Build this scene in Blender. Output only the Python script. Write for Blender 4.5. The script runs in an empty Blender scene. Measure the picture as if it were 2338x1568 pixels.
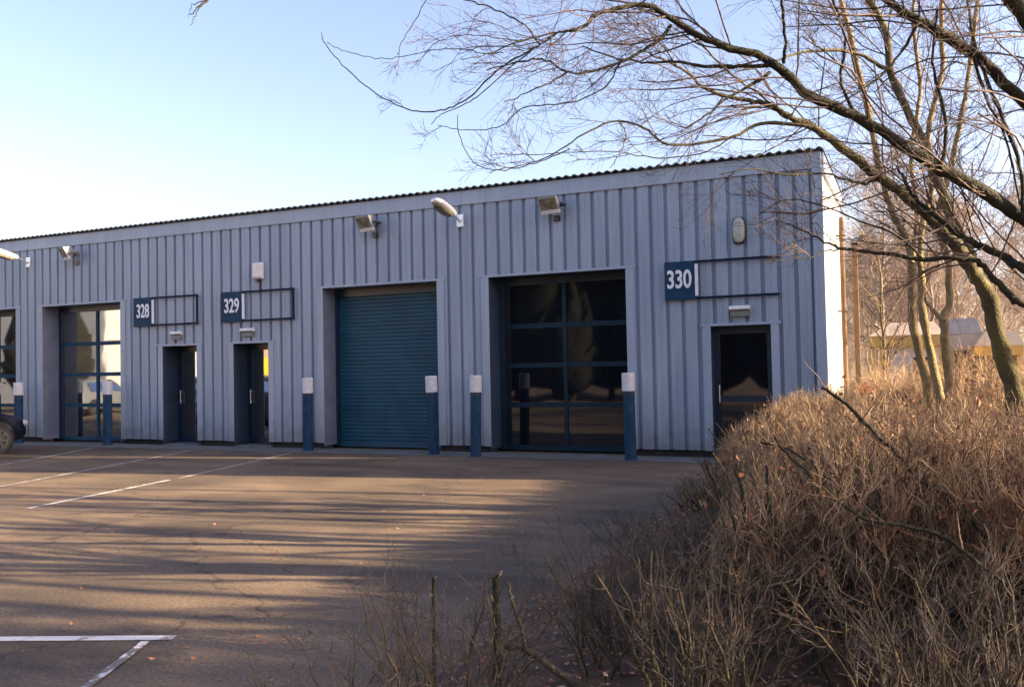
import bpy, math, random
import numpy as np
from mathutils import Vector, Matrix
rnd = random.Random(7)
rng = np.random.default_rng(11)
sc = bpy.context.scene
COL = sc.collection

# ------------------------------------------------------------------ camera
CX, CY, CZ = 0.805, -14.417, 1.578
YAW, PIT, ROL = math.radians(23.32), math.radians(1.571), math.radians(-1.144)
F, W, H = 1950., 2338., 1568.
fw = Vector((-math.sin(YAW)*math.cos(PIT), math.cos(YAW)*math.cos(PIT), math.sin(PIT)))
r0 = Vector((math.cos(YAW), math.sin(YAW), 0)); u0 = r0.cross(fw)
rt = math.cos(ROL)*r0 + math.sin(ROL)*u0
up = -math.sin(ROL)*r0 + math.cos(ROL)*u0
CAM = Vector((CX, CY, CZ))
def at(x, y, d):
    """point of the place seen at photo position x, y (2338 wide) at depth d metres"""
    return CAM + d*(fw + rt*((x-W/2)/F) - up*((y-H/2)/F))
cd = bpy.data.cameras.new('camera'); cam = bpy.data.objects.new('camera', cd); COL.objects.link(cam)
M = Matrix((rt, up, -fw)).transposed().to_4x4(); M.translation = CAM
cam.matrix_world = M
cd.sensor_width = 36; cd.lens = F/W*36; cd.clip_end = 2000; cd.clip_start = .05
sc.camera = cam

# ------------------------------------------------------------------ light
EL, AZ = math.radians(19.5), math.radians(9.5)       # azimuth counted from +X towards +Y
sd = Vector((math.cos(EL)*math.cos(AZ), math.cos(EL)*math.sin(AZ), math.sin(EL)))
l = bpy.data.lights.new('sun', 'SUN'); l.energy = 5.0; l.angle = math.radians(.5); l.color = (1, .77, .50)
lo = bpy.data.objects.new('sun', l); COL.objects.link(lo); lo.rotation_euler = sd.to_track_quat('Z', 'Y').to_euler()
wd = bpy.data.worlds.new('World'); sc.world = wd; wd.use_nodes = True
nt = wd.node_tree; bg = nt.nodes['Background']
sky = nt.nodes.new('ShaderNodeTexSky'); sky.sky_type = 'NISHITA'; sky.sun_disc = False
sky.sun_elevation = EL; sky.sun_rotation = math.pi/2-AZ; sky.air_density = 1.0; sky.dust_density = 2.2; sky.ozone_density = 2.4
tint = nt.nodes.new('ShaderNodeMixRGB'); tint.blend_type = 'MULTIPLY'; tint.inputs[0].default_value = 1; tint.inputs[2].default_value = (1.10, .885, .88, 1)   # camera white balance
nt.links.new(sky.outputs[0], tint.inputs[1]); nt.links.new(tint.outputs[0], bg.inputs[0]); bg.inputs[1].default_value = .10
sc.view_settings.view_transform = 'Standard'; sc.view_settings.look = 'None'
sc.view_settings.gamma = 1; sc.view_settings.exposure = 2.22
sc.cycles.max_bounces = 6; sc.cycles.transparent_max_bounces = 8

# ------------------------------------------------------------------ materials
def mat(name, col, rough=.7, var=0, col2=None, scale=4., metal=0, bump=0, bscale=60., spec=.5, detail=6, stretch=None, coord='Object'):
    m = bpy.data.materials.new(name); m.use_nodes = True
    n, L = m.node_tree.nodes, m.node_tree.links
    b = n['Principled BSDF']; b.inputs['Roughness'].default_value = rough; b.inputs['Metallic'].default_value = metal
    b.inputs['Specular IOR Level'].default_value = spec
    b.inputs['Base Color'].default_value = (*col, 1)
    if col2 is not None or bump:
        tc = n.new('ShaderNodeTexCoord'); mp = n.new('ShaderNodeMapping'); L.new(tc.outputs[coord], mp.inputs[0])
        if stretch: mp.inputs['Scale'].default_value = stretch
    if col2 is not None:
        t = n.new('ShaderNodeTexNoise'); t.inputs['Scale'].default_value = scale; t.inputs['Detail'].default_value = detail
        L.new(mp.outputs[0], t.inputs[0])
        r = n.new('ShaderNodeValToRGB'); r.color_ramp.elements[0].position = .35; r.color_ramp.elements[1].position = .65
        r.color_ramp.elements[0].color = (*col, 1); r.color_ramp.elements[1].color = (*col2, 1)
        L.new(t.outputs[0], r.inputs[0]); L.new(r.outputs[0], b.inputs['Base Color'])
    if bump:
        t2 = n.new('ShaderNodeTexNoise'); t2.inputs['Scale'].default_value = bscale; L.new(mp.outputs[0], t2.inputs[0])
        bp = n.new('ShaderNodeBump'); bp.inputs['Strength'].default_value = bump; bp.inputs['Distance'].default_value = .02
        L.new(t2.outputs[0], bp.inputs['Height']); L.new(bp.outputs[0], b.inputs['Normal'])
    return m

def clad_mat(name, c1, c2, dirt=(.10, .10, .07)):
    m = bpy.data.materials.new(name); m.use_nodes = True
    n, L = m.node_tree.nodes, m.node_tree.links
    b = n['Principled BSDF']; b.inputs['Roughness'].default_value = .45
    tc = n.new('ShaderNodeTexCoord')
    mp = n.new('ShaderNodeMapping'); mp.inputs['Scale'].default_value = (1.6, 1.6, .18); L.new(tc.outputs['Object'], mp.inputs[0])
    t = n.new('ShaderNodeTexNoise'); t.inputs['Scale'].default_value = 2.2; t.inputs['Detail'].default_value = 7; L.new(mp.outputs[0], t.inputs[0])
    r = n.new('ShaderNodeValToRGB'); r.color_ramp.elements[0].position = .36; r.color_ramp.elements[1].position = .64
    r.color_ramp.elements[0].color = (*c1, 1); r.color_ramp.elements[1].color = (*c2, 1); L.new(t.outputs[0], r.inputs[0])
    # dirt splashed along the foot of the sheets
    sx = n.new('ShaderNodeSeparateXYZ'); L.new(tc.outputs['Object'], sx.inputs[0])
    t2 = n.new('ShaderNodeTexNoise'); t2.inputs['Scale'].default_value = 5; t2.inputs['Detail'].default_value = 8; L.new(tc.outputs['Object'], t2.inputs[0])
    ad = n.new('ShaderNodeMath'); ad.operation = 'MULTIPLY_ADD'; ad.inputs[1].default_value = -1.1; L.new(t2.outputs[0], ad.inputs[0]); L.new(sx.outputs[2], ad.inputs[2])
    mr = n.new('ShaderNodeMapRange'); mr.inputs[1].default_value = -.42; mr.inputs[2].default_value = .12; mr.inputs[3].default_value = .5; mr.inputs[4].default_value = 0
    L.new(ad.outputs[0], mr.inputs[0])
    # fine streaks running down
    mp3 = n.new('ShaderNodeMapping'); mp3.inputs['Scale'].default_value = (9, 9, .35); L.new(tc.outputs['Object'], mp3.inputs[0])
    t3 = n.new('ShaderNodeTexNoise'); t3.inputs['Scale'].default_value = 3; t3.inputs['Detail'].default_value = 5; L.new(mp3.outputs[0], t3.inputs[0])
    mr3 = n.new('ShaderNodeMapRange'); mr3.inputs[1].default_value = .55; mr3.inputs[2].default_value = .8; mr3.inputs[4].default_value = .35; L.new(t3.outputs[0], mr3.inputs[0])
    mx0 = n.new('ShaderNodeMath'); mx0.operation = 'MAXIMUM'; L.new(mr.outputs[0], mx0.inputs[0]); L.new(mr3.outputs[0], mx0.inputs[1])
    mx = n.new('ShaderNodeMixRGB'); mx.inputs[2].default_value = (*dirt, 1); L.new(mx0.outputs[0], mx.inputs[0]); L.new(r.outputs[0], mx.inputs[1])
    L.new(mx.outputs[0], b.inputs['Base Color'])
    return m

def glass_mat(name, refl=.3, tint=(.006, .008, .012), rough=.015):
    m = bpy.data.materials.new(name); m.use_nodes = True
    n, L = m.node_tree.nodes, m.node_tree.links; n.remove(n['Principled BSDF'])
    o = n['Material Output']
    g = n.new('ShaderNodeBsdfGlossy'); g.inputs['Roughness'].default_value = rough; g.inputs['Color'].default_value = (.93, .97, 1, 1)
    d = n.new('ShaderNodeBsdfDiffuse'); d.inputs['Color'].default_value = (*tint, 1)
    # panes are never quite flat
    t = n.new('ShaderNodeTexNoise'); t.inputs['Scale'].default_value = 1.3; t.inputs['Detail'].default_value = 1
    tc = n.new('ShaderNodeTexCoord'); L.new(tc.outputs['Object'], t.inputs[0])
    bp = n.new('ShaderNodeBump'); bp.inputs['Strength'].default_value = .12; bp.inputs['Distance'].default_value = .02; L.new(t.outputs[0], bp.inputs['Height']); L.new(bp.outputs[0], g.inputs['Normal'])
    lw = n.new('ShaderNodeFresnel'); lw.inputs[0].default_value = 1.55
    ma = n.new('ShaderNodeMath'); ma.operation = 'MULTIPLY_ADD'; ma.inputs[1].default_value = 1.0; ma.inputs[2].default_value = refl; ma.use_clamp = True; L.new(lw.outputs[0], ma.inputs[0])
    x = n.new('ShaderNodeMixShader'); L.new(ma.outputs[0], x.inputs[0]); L.new(d.outputs[0], x.inputs[1]); L.new(g.outputs[0], x.inputs[2])
    L.new(x.outputs[0], o.inputs[0]); return m

CL = clad_mat('cladding paint', (.240, .298, .372), (.290, .352, .432))
FL = clad_mat('flashing paint', (.28, .342, .42), (.325, .388, .468))
ROOFM = mat('roof sheet', (.045, .05, .05), .8, col2=(.09, .095, .085), scale=3)
BLUE = mat('blue paint', (.010, .046, .088), .6, col2=(.016, .062, .108), scale=3, spec=.2)
DBLUE = mat('dark blue frame paint', (.006, .020, .042), .35, col2=(.010, .028, .055), scale=4)
TEAL = mat('teal shutter paint', (.009, .060, .100), .5, col2=(.013, .076, .122), scale=3, spec=.4)
BARM = mat('dark teal bars', (.006, .024, .040), .5, spec=.2)
REVD = mat('dark blue lining', (.022, .038, .062), .6, col2=(.032, .052, .08), scale=3)
REVG = mat('grey blue lining', (.12, .145, .19), .6, col2=(.16, .185, .235), scale=3)
SIGNB = mat('sign blue', (.007, .036, .078), .6, col2=(.011, .046, .092), scale=5, spec=.2)
SIGNW = mat('sign white', (.78, .80, .82), .5, col2=(.66, .69, .72), scale=20)
NAVY = mat('navy rail paint', (.006, .012, .030), .6, spec=.15)
WHITE = mat('white plastic', (.74, .74, .72), .45, col2=(.62, .62, .58), scale=9)
SCUFF = mat('scuffed blue paint', (.010, .040, .088), .65, col2=(.026, .058, .098), scale=11, spec=.12, detail=10, stretch=(1, 1, .35))
SLEEVE = mat('white bollard sleeve', (.62, .64, .66), .5, col2=(.53, .545, .55), scale=14, detail=10)
ALU = mat('lantern aluminium', (.82, .82, .80), .25, metal=.5)
BLACK = mat('black housing', (.018, .018, .02), .4)
BRICK = mat('dark plinth', (.02, .02, .022), .9, col2=(.04, .038, .036), scale=12)
GLASS = glass_mat('window glass', .26, rough=.03)
GLASSD = glass_mat('dark window glass', .03, rough=.03)
GREYM = mat('cast grey metal', (.30, .31, .31), .45, metal=.3)
LAMPG = mat('lamp glass', (.09, .095, .07), .12, col2=(.26, .22, .15), scale=9, spec=.5)
BARK = mat('mossy bark', (.014, .012, .008), .9, col2=(.036, .036, .013), scale=7, bump=.6, bscale=70)
BARK3 = mat('olive bark', (.055, .045, .022), .9, col2=(.13, .115, .045), scale=6, bump=.6, bscale=70)
BARK2 = mat('tan bark', (.30, .21, .10), .9, col2=(.15, .12, .05), scale=9, bump=.6, bscale=70)
TWIG = mat('twig bark', (.055, .036, .030), .75, col2=(.13, .085, .062), scale=2)
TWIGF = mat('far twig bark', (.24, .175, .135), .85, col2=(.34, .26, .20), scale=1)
HTWIG = mat('hedge twig', (.20, .118, .064), .8, col2=(.50, .345, .195), scale=4)
HSTEM = mat('hedge stem', (.042, .030, .019), .9, col2=(.105, .085, .042), scale=14, bump=.5)
DTWIG = mat('dark hedge twig', (.035, .020, .014), .85, col2=(.13, .058, .032), scale=5)
GTWIG = mat('grey twig', (.050, .036, .026), .85, col2=(.17, .13, .095), scale=6)
LEAF = mat('dry leaf', (.26, .075, .03), .7, col2=(.40, .20, .10), scale=9, detail=2)
LEAFP = mat('pale dry leaf', (.42, .27, .16), .7, col2=(.55, .40, .26), scale=9, detail=2)
TIMBER = mat('brown timber', (.10, .058, .030), .8, col2=(.17, .10, .05), scale=5, stretch=(4, 4, .4))

def asphalt():
    m = bpy.data.materials.new('asphalt'); m.use_nodes = True
    n, L = m.node_tree.nodes, m.node_tree.links; b = n['Principled BSDF']; b.inputs['Roughness'].default_value = .82
    b.inputs['Specular IOR Level'].default_value = .35
    tc = n.new('ShaderNodeTexCoord')
    def noise(s, d, lo_, hi, c0, c1, st=None):
        src = tc.outputs['Object']
        if st:
            mp = n.new('ShaderNodeMapping'); mp.inputs['Scale'].default_value = st; L.new(src, mp.inputs[0]); src = mp.outputs[0]
        t = n.new('ShaderNodeTexNoise'); t.inputs['Scale'].default_value = s; t.inputs['Detail'].default_value = d; L.new(src, t.inputs[0])
        r = n.new('ShaderNodeValToRGB'); r.color_ramp.elements[0].position = lo_; r.color_ramp.elements[1].position = hi
        r.color_ramp.elements[0].color = (*c0, 1); r.color_ramp.elements[1].color = (*c1, 1); L.new(t.outputs[0], r.inputs[0]); return r, t
    a, _ = noise(.35, 8, .3, .7, (.078, .062, .047), (.245, .176, .112))
    g, gt = noise(110, 3, .3, .7, (.55, .55, .57), (1.35, 1.33, 1.3))
    s, _ = noise(1.4, 9, .40, .62, (.78, .78, .80), (1.06, 1.05, 1.04), (.45, 1.6, 1))
    m1 = n.new('ShaderNodeMixRGB'); m1.blend_type = 'MULTIPLY'; m1.inputs[0].default_value = 1; L.new(a.outputs[0], m1.inputs[1]); L.new(g.outputs[0], m1.inputs[2])
    m2 = n.new('ShaderNodeMixRGB'); m2.blend_type = 'MULTIPLY'; m2.inputs[0].default_value = 1; L.new(m1.outputs[0], m2.inputs[1]); L.new(s.outputs[0], m2.inputs[2])
    # cracks and a few repaired, darker stretches
    vo = n.new('ShaderNodeTexVoronoi'); vo.feature = 'DISTANCE_TO_EDGE'; vo.inputs['Scale'].default_value = .33
    wn = n.new('ShaderNodeTexNoise'); wn.inputs['Scale'].default_value = 2.2; wn.inputs['Detail'].default_value = 6; L.new(tc.outputs['Object'], wn.inputs[0])
    va = n.new('ShaderNodeVectorMath'); va.operation = 'MULTIPLY_ADD'; va.inputs[1].default_value = (.9, .9, 0); L.new(wn.outputs['Color'], va.inputs[0]); L.new(tc.outputs['Object'], va.inputs[2]); L.new(va.outputs[0], vo.inputs['Vector'])
    cr = n.new('ShaderNodeMapRange'); cr.inputs[1].default_value = .0; cr.inputs[2].default_value = .006; cr.inputs[3].default_value = .45; cr.inputs[4].default_value = 1; L.new(vo.outputs['Distance'], cr.inputs[0])
    st_, _ = noise(.8, 4, .56, .60, (1, 1, 1), (.72, .72, .75), (.6, 1.2, 1))
    gr, _ = noise(38, 6, .36, .66, (.72, .72, .74), (1.25, 1.24, 1.2))
    m3 = n.new('ShaderNodeMixRGB'); m3.blend_type = 'MULTIPLY'; m3.inputs[0].default_value = 1; L.new(m2.outputs[0], m3.inputs[1]); L.new(cr.outputs[0], m3.inputs[2])
    m4 = n.new('ShaderNodeMixRGB'); m4.blend_type = 'MULTIPLY'; m4.inputs[0].default_value = 1; L.new(m3.outputs[0], m4.inputs[1]); L.new(st_.outputs[0], m4.inputs[2])
    m5 = n.new('ShaderNodeMixRGB'); m5.blend_type = 'MULTIPLY'; m5.inputs[0].default_value = 1; L.new(m4.outputs[0], m5.inputs[1]); L.new(gr.outputs[0], m5.inputs[2])
    L.new(m5.outputs[0], b.inputs['Base Color'])
    bp = n.new('ShaderNodeBump'); bp.inputs['Strength'].default_value = .5; bp.inputs['Distance'].default_value = .01; L.new(gt.outputs[0], bp.inputs['Height']); L.new(bp.outputs[0], b.inputs['Normal'])
    return m
ASPH = asphalt()
CONC = mat('concrete', (.10, .105, .105), .85, col2=(.165, .168, .16), scale=3, bump=.2)
SOIL = mat('soil and litter', (.055, .036, .022), .95, col2=(.14, .075, .042), scale=6, bump=.8, bscale=25)
GRASSY = mat('rough field', (.10, .085, .045), .95, col2=(.17, .13, .075), scale=.4)
def worn_paint():
    m = bpy.data.materials.new('worn road paint'); m.use_nodes = True
    n, L = m.node_tree.nodes, m.node_tree.links; b = n['Principled BSDF']; b.inputs['Roughness'].default_value = .7
    tc = n.new('ShaderNodeTexCoord'); t = n.new('ShaderNodeTexNoise'); t.inputs['Scale'].default_value = 5; t.inputs['Detail'].default_value = 9; t.inputs['Roughness'].default_value = .7
    L.new(tc.outputs['Object'], t.inputs[0]); r = n.new('ShaderNodeValToRGB')
    r.color_ramp.elements[0].position = .40; r.color_ramp.elements[1].position = .50
    r.color_ramp.elements[0].color = (.17, .14, .12, 1); r.color_ramp.elements[1].color = (.62, .60, .57, 1)
    L.new(t.outputs[0], r.inputs[0]); L.new(r.outputs[0], b.inputs['Base Color']); return m
PAINT = worn_paint()
PAINTX = worn_paint(); PAINTX.node_tree.nodes['Color Ramp'].color_ramp.elements[0].position = .50; PAINTX.node_tree.nodes['Color Ramp'].color_ramp.elements[1].position = .53
PAINTW = mat('road paint', (.58, .57, .55), .7, col2=(.36, .34, .32), scale=9, detail=9)
PAINTL = worn_paint(); PAINTL.node_tree.nodes['Color Ramp'].color_ramp.elements[0].position = .34; PAINTL.node_tree.nodes['Color Ramp'].color_ramp.elements[1].position = .45
PAINTF = worn_paint(); PAINTF.node_tree.nodes['Color Ramp'].color_ramp.elements[0].position = .40; PAINTF.node_tree.nodes['Color Ramp'].color_ramp.elements[1].position = .56; PAINTF.node_tree.nodes['Color Ramp'].color_ramp.elements[1].color = (.42, .40, .37, 1)

# ------------------------------------------------------------------ builders
class MB:
    def __init__(s): s.v = []; s.f = []; s.n = 0; s.loc = None
    def add(s, V, Fs):
        V = np.asarray(V, float).reshape(-1, 3); s.v.append(V); s.f.append([tuple(int(i)+s.n for i in q) for q in Fs]); s.n += len(V); return s
    def addq(s, V, Q):        # quads as an array
        s.v.append(V); s.f.append(Q+s.n); s.n += len(V); return s
    def box(s, x0, x1, y0, y1, z0, z1, T=None):
        V = [(x, y, z) for x in (x0, x1) for y in (y0, y1) for z in (z0, z1)]
        if T is not None: V = [tuple(T @ Vector(p)) for p in V]
        return s.add(V, [(0, 1, 3, 2), (4, 6, 7, 5), (0, 4, 5, 1), (2, 3, 7, 6), (0, 2, 6, 4), (1, 5, 7, 3)])
    def rings(s, rings, cap=True, closed=True):
        k = len(rings[0]); V = [p for r in rings for p in r]; Fs = []
        for i in range(len(rings)-1):
            for j in range(k if closed else k-1):
                a = i*k+j; b = i*k+(j+1) % k; Fs.append((a, b, b+k, a+k))
        if cap: Fs.append(tuple(range(k))[::-1]); Fs.append(tuple(range((len(rings)-1)*k, len(rings)*k)))
        return s.add(V, Fs)
    def cyl(s, c, r, z0, z1, k=24, axis='z', prof=None, cap=True):
        prof = prof or [(z0, r), (z1, r)]; R = []
        for z, rr in prof:
            ring = []
            for j in range(k):
                a = 2*math.pi*j/k; p, q = rr*math.cos(a), rr*math.sin(a)
                ring.append((c[0]+p, c[1]+q, z) if axis == 'z' else ((z, c[1]+p, c[2]+q) if axis == 'x' else (c[0]+q, z, c[2]+p)))
            R.append(ring)
        return s.rings(R, cap)
    def build(s, name, m, parent=None, smooth=False, bevel=0, origin=None):
        me = bpy.data.meshes.new(name)
        V = np.concatenate(s.v) if s.v else np.zeros((0, 3))
        if origin is not None: V = V-np.asarray(origin)[None]
        if s.f and isinstance(s.f[0], np.ndarray):
            Q = np.concatenate(s.f); nf = len(Q)
            me.vertices.add(len(V)); me.vertices.foreach_set('co', V.astype(np.float32).ravel())
            me.loops.add(nf*4); me.loops.foreach_set('vertex_index', Q.astype(np.int32).ravel())
            me.polygons.add(nf); me.polygons.foreach_set('loop_start', np.arange(0, nf*4, 4, dtype=np.int32))
            me.update(calc_edges=True); me.validate()
        else:
            me.from_pydata(V.tolist(), [], [q for g in s.f for q in g]); me.update()
        me.materials.append(m)
        if smooth: me.polygons.foreach_set('use_smooth', [True]*len(me.polygons))
        o = bpy.data.objects.new(name, me); COL.objects.link(o)
        if origin is not None: o.location = origin
        if parent is not None:
            o.parent = parent
            if origin is None: o.location = (0, 0, 0)
        if bevel:
            b = o.modifiers.new('bevel', 'BEVEL'); b.width = bevel; b.segments = 2; b.limit_method = 'ANGLE'
        return o
def tag(o, label=None, cat=None, group=None, kind=None):
    if label: o['label'] = label
    if cat: o['category'] = cat
    if group: o['group'] = group
    if kind: o['kind'] = kind
    return o
def thing(name, label, cat, loc=(0, 0, 0), rz=0, group=None):
    o = bpy.data.objects.new(name, None); COL.objects.link(o); o.location = loc; o.rotation_euler = (0, 0, rz); o.empty_display_size = .3
    return tag(o, label, cat, group)
def copy_tree(o, parent=None):
    c = o.copy(); COL.objects.link(c)
    if parent is not None: c.parent = parent
    for ch in list(o.children): copy_tree(ch, c)
    return c

# ------------------------------------------------------------------ setting
m = MB(); m.add([(-400, -400, -.02), (500, -400, -.02), (500, 900, -.02), (-400, 900, -.02)], [(0, 1, 2, 3)])
tag(m.build('ground', GRASSY), kind='structure')
m = MB(); m.add([(-90, -70, 0), (-1.32, -70, 0), (-1.32, 0, 0), (-90, 0, 0)], [(0, 1, 2, 3)])
tag(m.build('yard', ASPH), kind='structure')
m = MB(); m.add([(-60, -.78, .006), (-1.32, -.78, .006), (-1.32, 0, .006), (-60, 0, .006)], [(0, 1, 2, 3)])
tag(m.build('apron', CONC), kind='structure')
# planting bed with an uneven surface
nx, ny = 90, 160
xs = np.linspace(-1.32, 26, nx)**1.0; ys = np.linspace(-30, 34, ny)
X, Y = np.meshgrid(xs, ys); Z = .015+.05*np.clip((X+1.32)/.6, 0, 1)*(1+.6*np.sin(X*3.1+Y*1.7)+.5*np.sin(Y*4.3-X*2.2))
V = np.stack([X, Y, Z], -1).reshape(-1, 3); i, j = np.meshgrid(np.arange(nx-1), np.arange(ny-1)); a = (j*nx+i).ravel()
m = MB(); m.addq(V, np.stack([a, a+1, a+nx+1, a+nx], 1)); tag(m.build('planting_bed', SOIL, smooth=True), kind='structure')
# road markings
def line(pts, w, mt, label, z=.0045):
    m = MB()
    for a, b in zip(pts[:-1], pts[1:]):
        a = Vector((*a, z)); b = Vector((*b, z)); d = (b-a).normalized(); nrm = Vector((-d.y, d.x, 0))*w/2
        m.add([a-nrm, b-nrm, b+nrm, a+nrm], [(0, 1, 2, 3)])
    return tag(m.build('parking_line', mt), kind='structure')
line([(-9.70, -.95), (-8.96, -4.55)], .075, PAINTF, '')
line([(-8.95, -4.75), (-8.62, -7.3)], .08, PAINT, '')
line([(-12.20, -.95), (-11.28, -4.55), (-10.75, -6.6)], .075, PAINTF, '')
line([(-14.95, -.95), (-13.74, -4.0)], .075, PAINTF, '')
line([(-17.7, -.95), (-16.5, -4.0)], .075, PAINTF, '')
line([(-9.5, -12.95), (-3.12, -10.50)], .085, PAINTL, '')
line([(-3.22, -10.62), (-2.72, -11.75)], .055, PAINTX, '', z=.009)

# ------------------------------------------------------------------ the unit building
BX0, EAVE, DEP = -34., 4.95, 7.6
PITCH, OFF = .2625, -1.19
B = thing('industrial_unit', 'long pale blue grey ribbed metal industrial unit row with blue doors', 'building', (0, 0, 0))
CT = .05      # depth of a rib groove
def profile(a0, a1):
    """cladding section: wide flat pans, narrow recessed grooves; returns (pos, depth)"""
    out = []; k0 = math.floor((a0-OFF)/PITCH)-1; k1 = math.ceil((a1-OFF)/PITCH)+1; P = []
    for k in range(k0, k1+1):
        c = OFF+k*PITCH
        P += [(c-.036, 0), (c-.022, CT), (c+.022, CT), (c+.036, 0), (c+.130, 0), (c+.1335, .004), (c+.137, 0)]
    P.sort()
    def dep(x):
        for (p, d), (q, e) in zip(P[:-1], P[1:]):
            if p <= x <= q: return d+(e-d)*(x-p)/(q-p)
        return 0
    return [(a0, dep(a0))]+[p for p in P if a0+1e-4 < p[0] < a1-1e-4]+[(a1, dep(a1))]
def clad(mb, a0, a1, z0, z1, axis='x', fixed=0, zf=None):
    pr = profile(a0, a1); V = []; Fs = []
    for p, d in pr:
        zt = zf(p) if zf else z1
        if axis == 'x': V += [(p, fixed+d, z0), (p, fixed+d, zt)]
        else: V += [(fixed-d, p, z0), (fixed-d, p, zt)]
    for i in range(len(pr)-1): Fs.append((2*i, 2*i+2, 2*i+3, 2*i+1))
    mb.add(V, Fs)
GT, DT, CB, FB = 3.25, 2.19, .12, 4.67
ops = [(-21.25, -18.65, GT), (-17.73, -15.17, GT), (-13.90, -12.91, DT), (-11.90, -10.97, DT), (-9.58, -6.95, GT), (-5.86, -3.23, GT), (-1.79, -.82, DT),
       (-25.6, -23.0, GT), (-29.4, -26.8, GT)]
ops.sort()
mb = MB(); x = BX0
for a, b, t in ops:
    clad(mb, x, a, CB, FB); clad(mb, a, b, t, FB); x = b
clad(mb, x, 0, CB, FB)
mb.build('cladding', CL, B)
# hidden backing wall closing the grooves' tops and bottoms, plinth below
mb = MB(); x = BX0
for a, b, t in ops+[(0, 0, 0)]:
    mb = MB(); mb.box(x+.013, a-.013, .09, .3, -.1, CB+.02); x = b; mb.build('plinth', BRICK, B)
# end wall (gable side), ribbed, follows the roof slope; sunlight is put into its paler colour
SL = math.tan(math.radians(5))
mb = MB(); clad(mb, 0.001, DEP, CB, EAVE, 'y', 0, zf=lambda y: EAVE-.30+SL*y)
mb.build('end_cladding', clad_mat('sunlit end cladding', (.62, .62, .60), (.70, .70, .68)), B)
# fascia flashing, corner flashing
mb = MB(); mb.box(BX0, .02, -.03, .06, FB-.02, EAVE-.03); mb.build('fascia', FL, B, bevel=.008)
for k in range(11): mb = MB(); mb.box(-3.0-3.05*k, -2.95-3.05*k, -.033, -.0305, FB-.018, EAVE-.032); mb.build('fascia_strap', FL, B)
mb = MB(); mb.box(-.13, .03, -.026, -.002, CB, FB-.021); mb.box(.004, .03, -.0019, .14, CB, FB+.2); mb.build('corner_flashing', FL, B)
mb = MB(); V = [(.006, y, EAVE-.34+SL*y) for y in (.06, DEP)]+[(.006, y, EAVE-.03+SL*y) for y in (.06, DEP)]
V += [(.05, p[1], p[2]) for p in V]
mb.add(V, [(0, 1, 3, 2), (4, 6, 7, 5), (0, 2, 6, 4), (1, 5, 7, 3), (0, 4, 5, 1), (2, 3, 7, 6)]); mb.build('verge_trim', FL, B)
# corrugated roof with its wavy edge over the fascia
mb = MB(); rp = .152; n = int((0.05-BX0)/rp*8); V = []; Fs = []
for i in range(n+1):
    x = .06-(.06-BX0)*i/n; z = .017*math.cos(2*math.pi*x/rp)
    V += [(x, -.10, EAVE+.012+z), (x, DEP+.2, EAVE+.012+z+SL*(DEP+.3)), (x, -.10, EAVE+.003+z-.012), (x, DEP+.2, EAVE+.003+z-.012+SL*(DEP+.3))]
for i in range(n):
    q = 4*i; Fs += [(q, q+1, q+5, q+4), (q+2, q+6, q+7, q+3), (q, q+4, q+6, q+2), (q+1, q+3, q+7, q+5)]
mb.add(V, Fs); mb.build('roof', ROOFM, B)
mb = MB(); mb.box(BX0, -.01, -.03, .0, EAVE-.028, EAVE-.005); mb.build('roof_filler', BLACK, B)
mb = MB(); mb.box(BX0-.05, BX0, 0, DEP, 0, EAVE+.3); mb.box(BX0, -.06, DEP-.1, DEP, 0, EAVE+.3); mb.build('rear_wall', CL, B)
# dark interior mass behind doors so nothing shows through
mb = MB(); mb.box(BX0+.1, -.12, 1.0, 1.05, 0, EAVE-.3); mb.build('inner_wall', BLACK, B)
# flashing frames and reveals round every opening
RD = .52
for a, b, t in ops:
    big = t > 3; w = .13 if not big else .15; d = RD if not (a > -2) else .32
    mb = MB()
    mb.box(a-w, a, -.016, -.004, CB-.005, t-.0005); mb.box(b, b+w, -.016, -.004, CB-.005, t-.0005)
    mb.box(a-w-.03, b+w+.03, -.020, -.004, t, t+.045)
    mb.box(a-w-.035, a-w+.02, -.030, -.021, t+.002, t+.05); mb.box(b+w-.02, b+w+.035, -.030, -.021, t+.002, t+.05)
    mb.build('opening_trim', FL, B)
    mb = MB(); mb.box(a-.012, a, -.0035, d, .06, t); mb.box(b, b+.012, -.0035, d, .06, t); mb.box(a, b, -.0035, d, t+.001, t+.012)
    mb.build('reveal_lining', REVD if (t < 3 or a > -6) else REVG, B)
def sectional(a, b, label=None, gl=GLASS):
    root = MB(); y = RD-.06
    root.box(a, a+.10, y-.02, y+.06, .02, GT); root.box(b-.10, b, y-.02, y+.06, .02, GT); root.box(a+.1, b-.1, y-.02, y+.06, GT-.13, GT)
    o = root.build('glazed_door', DBLUE, B)
    mb = MB(); rows = [.06, .86, 1.60, 2.34, GT-.14]; cols = [a+.11, (a+b)/2, b-.11]
    for zz in rows[:-1]:
        mb.box(a+.10, b-.10, y+.002, y+.05, zz-.045 if zz > .1 else .015, zz+.045)
    mb.box((a+b)/2-.035, (a+b)/2+.035, y-.006, y+.051, .1, GT-.13); mb.build('glazing_bars', BARM if gl is GLASSD else BLUE, o)
    for i in range(4):
        for k in range(2):
            p = MB(); p.box(cols[k]+(.03 if k else -.005), cols[k+1]-(.03 if not k else -.005), y+.02, y+.03, rows[i]+.04, rows[i+1]-(.04 if i < 3 else -.01))
            p.build('pane', gl, o)
    return o
for a, b, t in ops:
    if t > 3 and abs(a+9.58) > .1: sectional(a, b, gl=GLASSD if a > -6 else GLASS)
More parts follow.
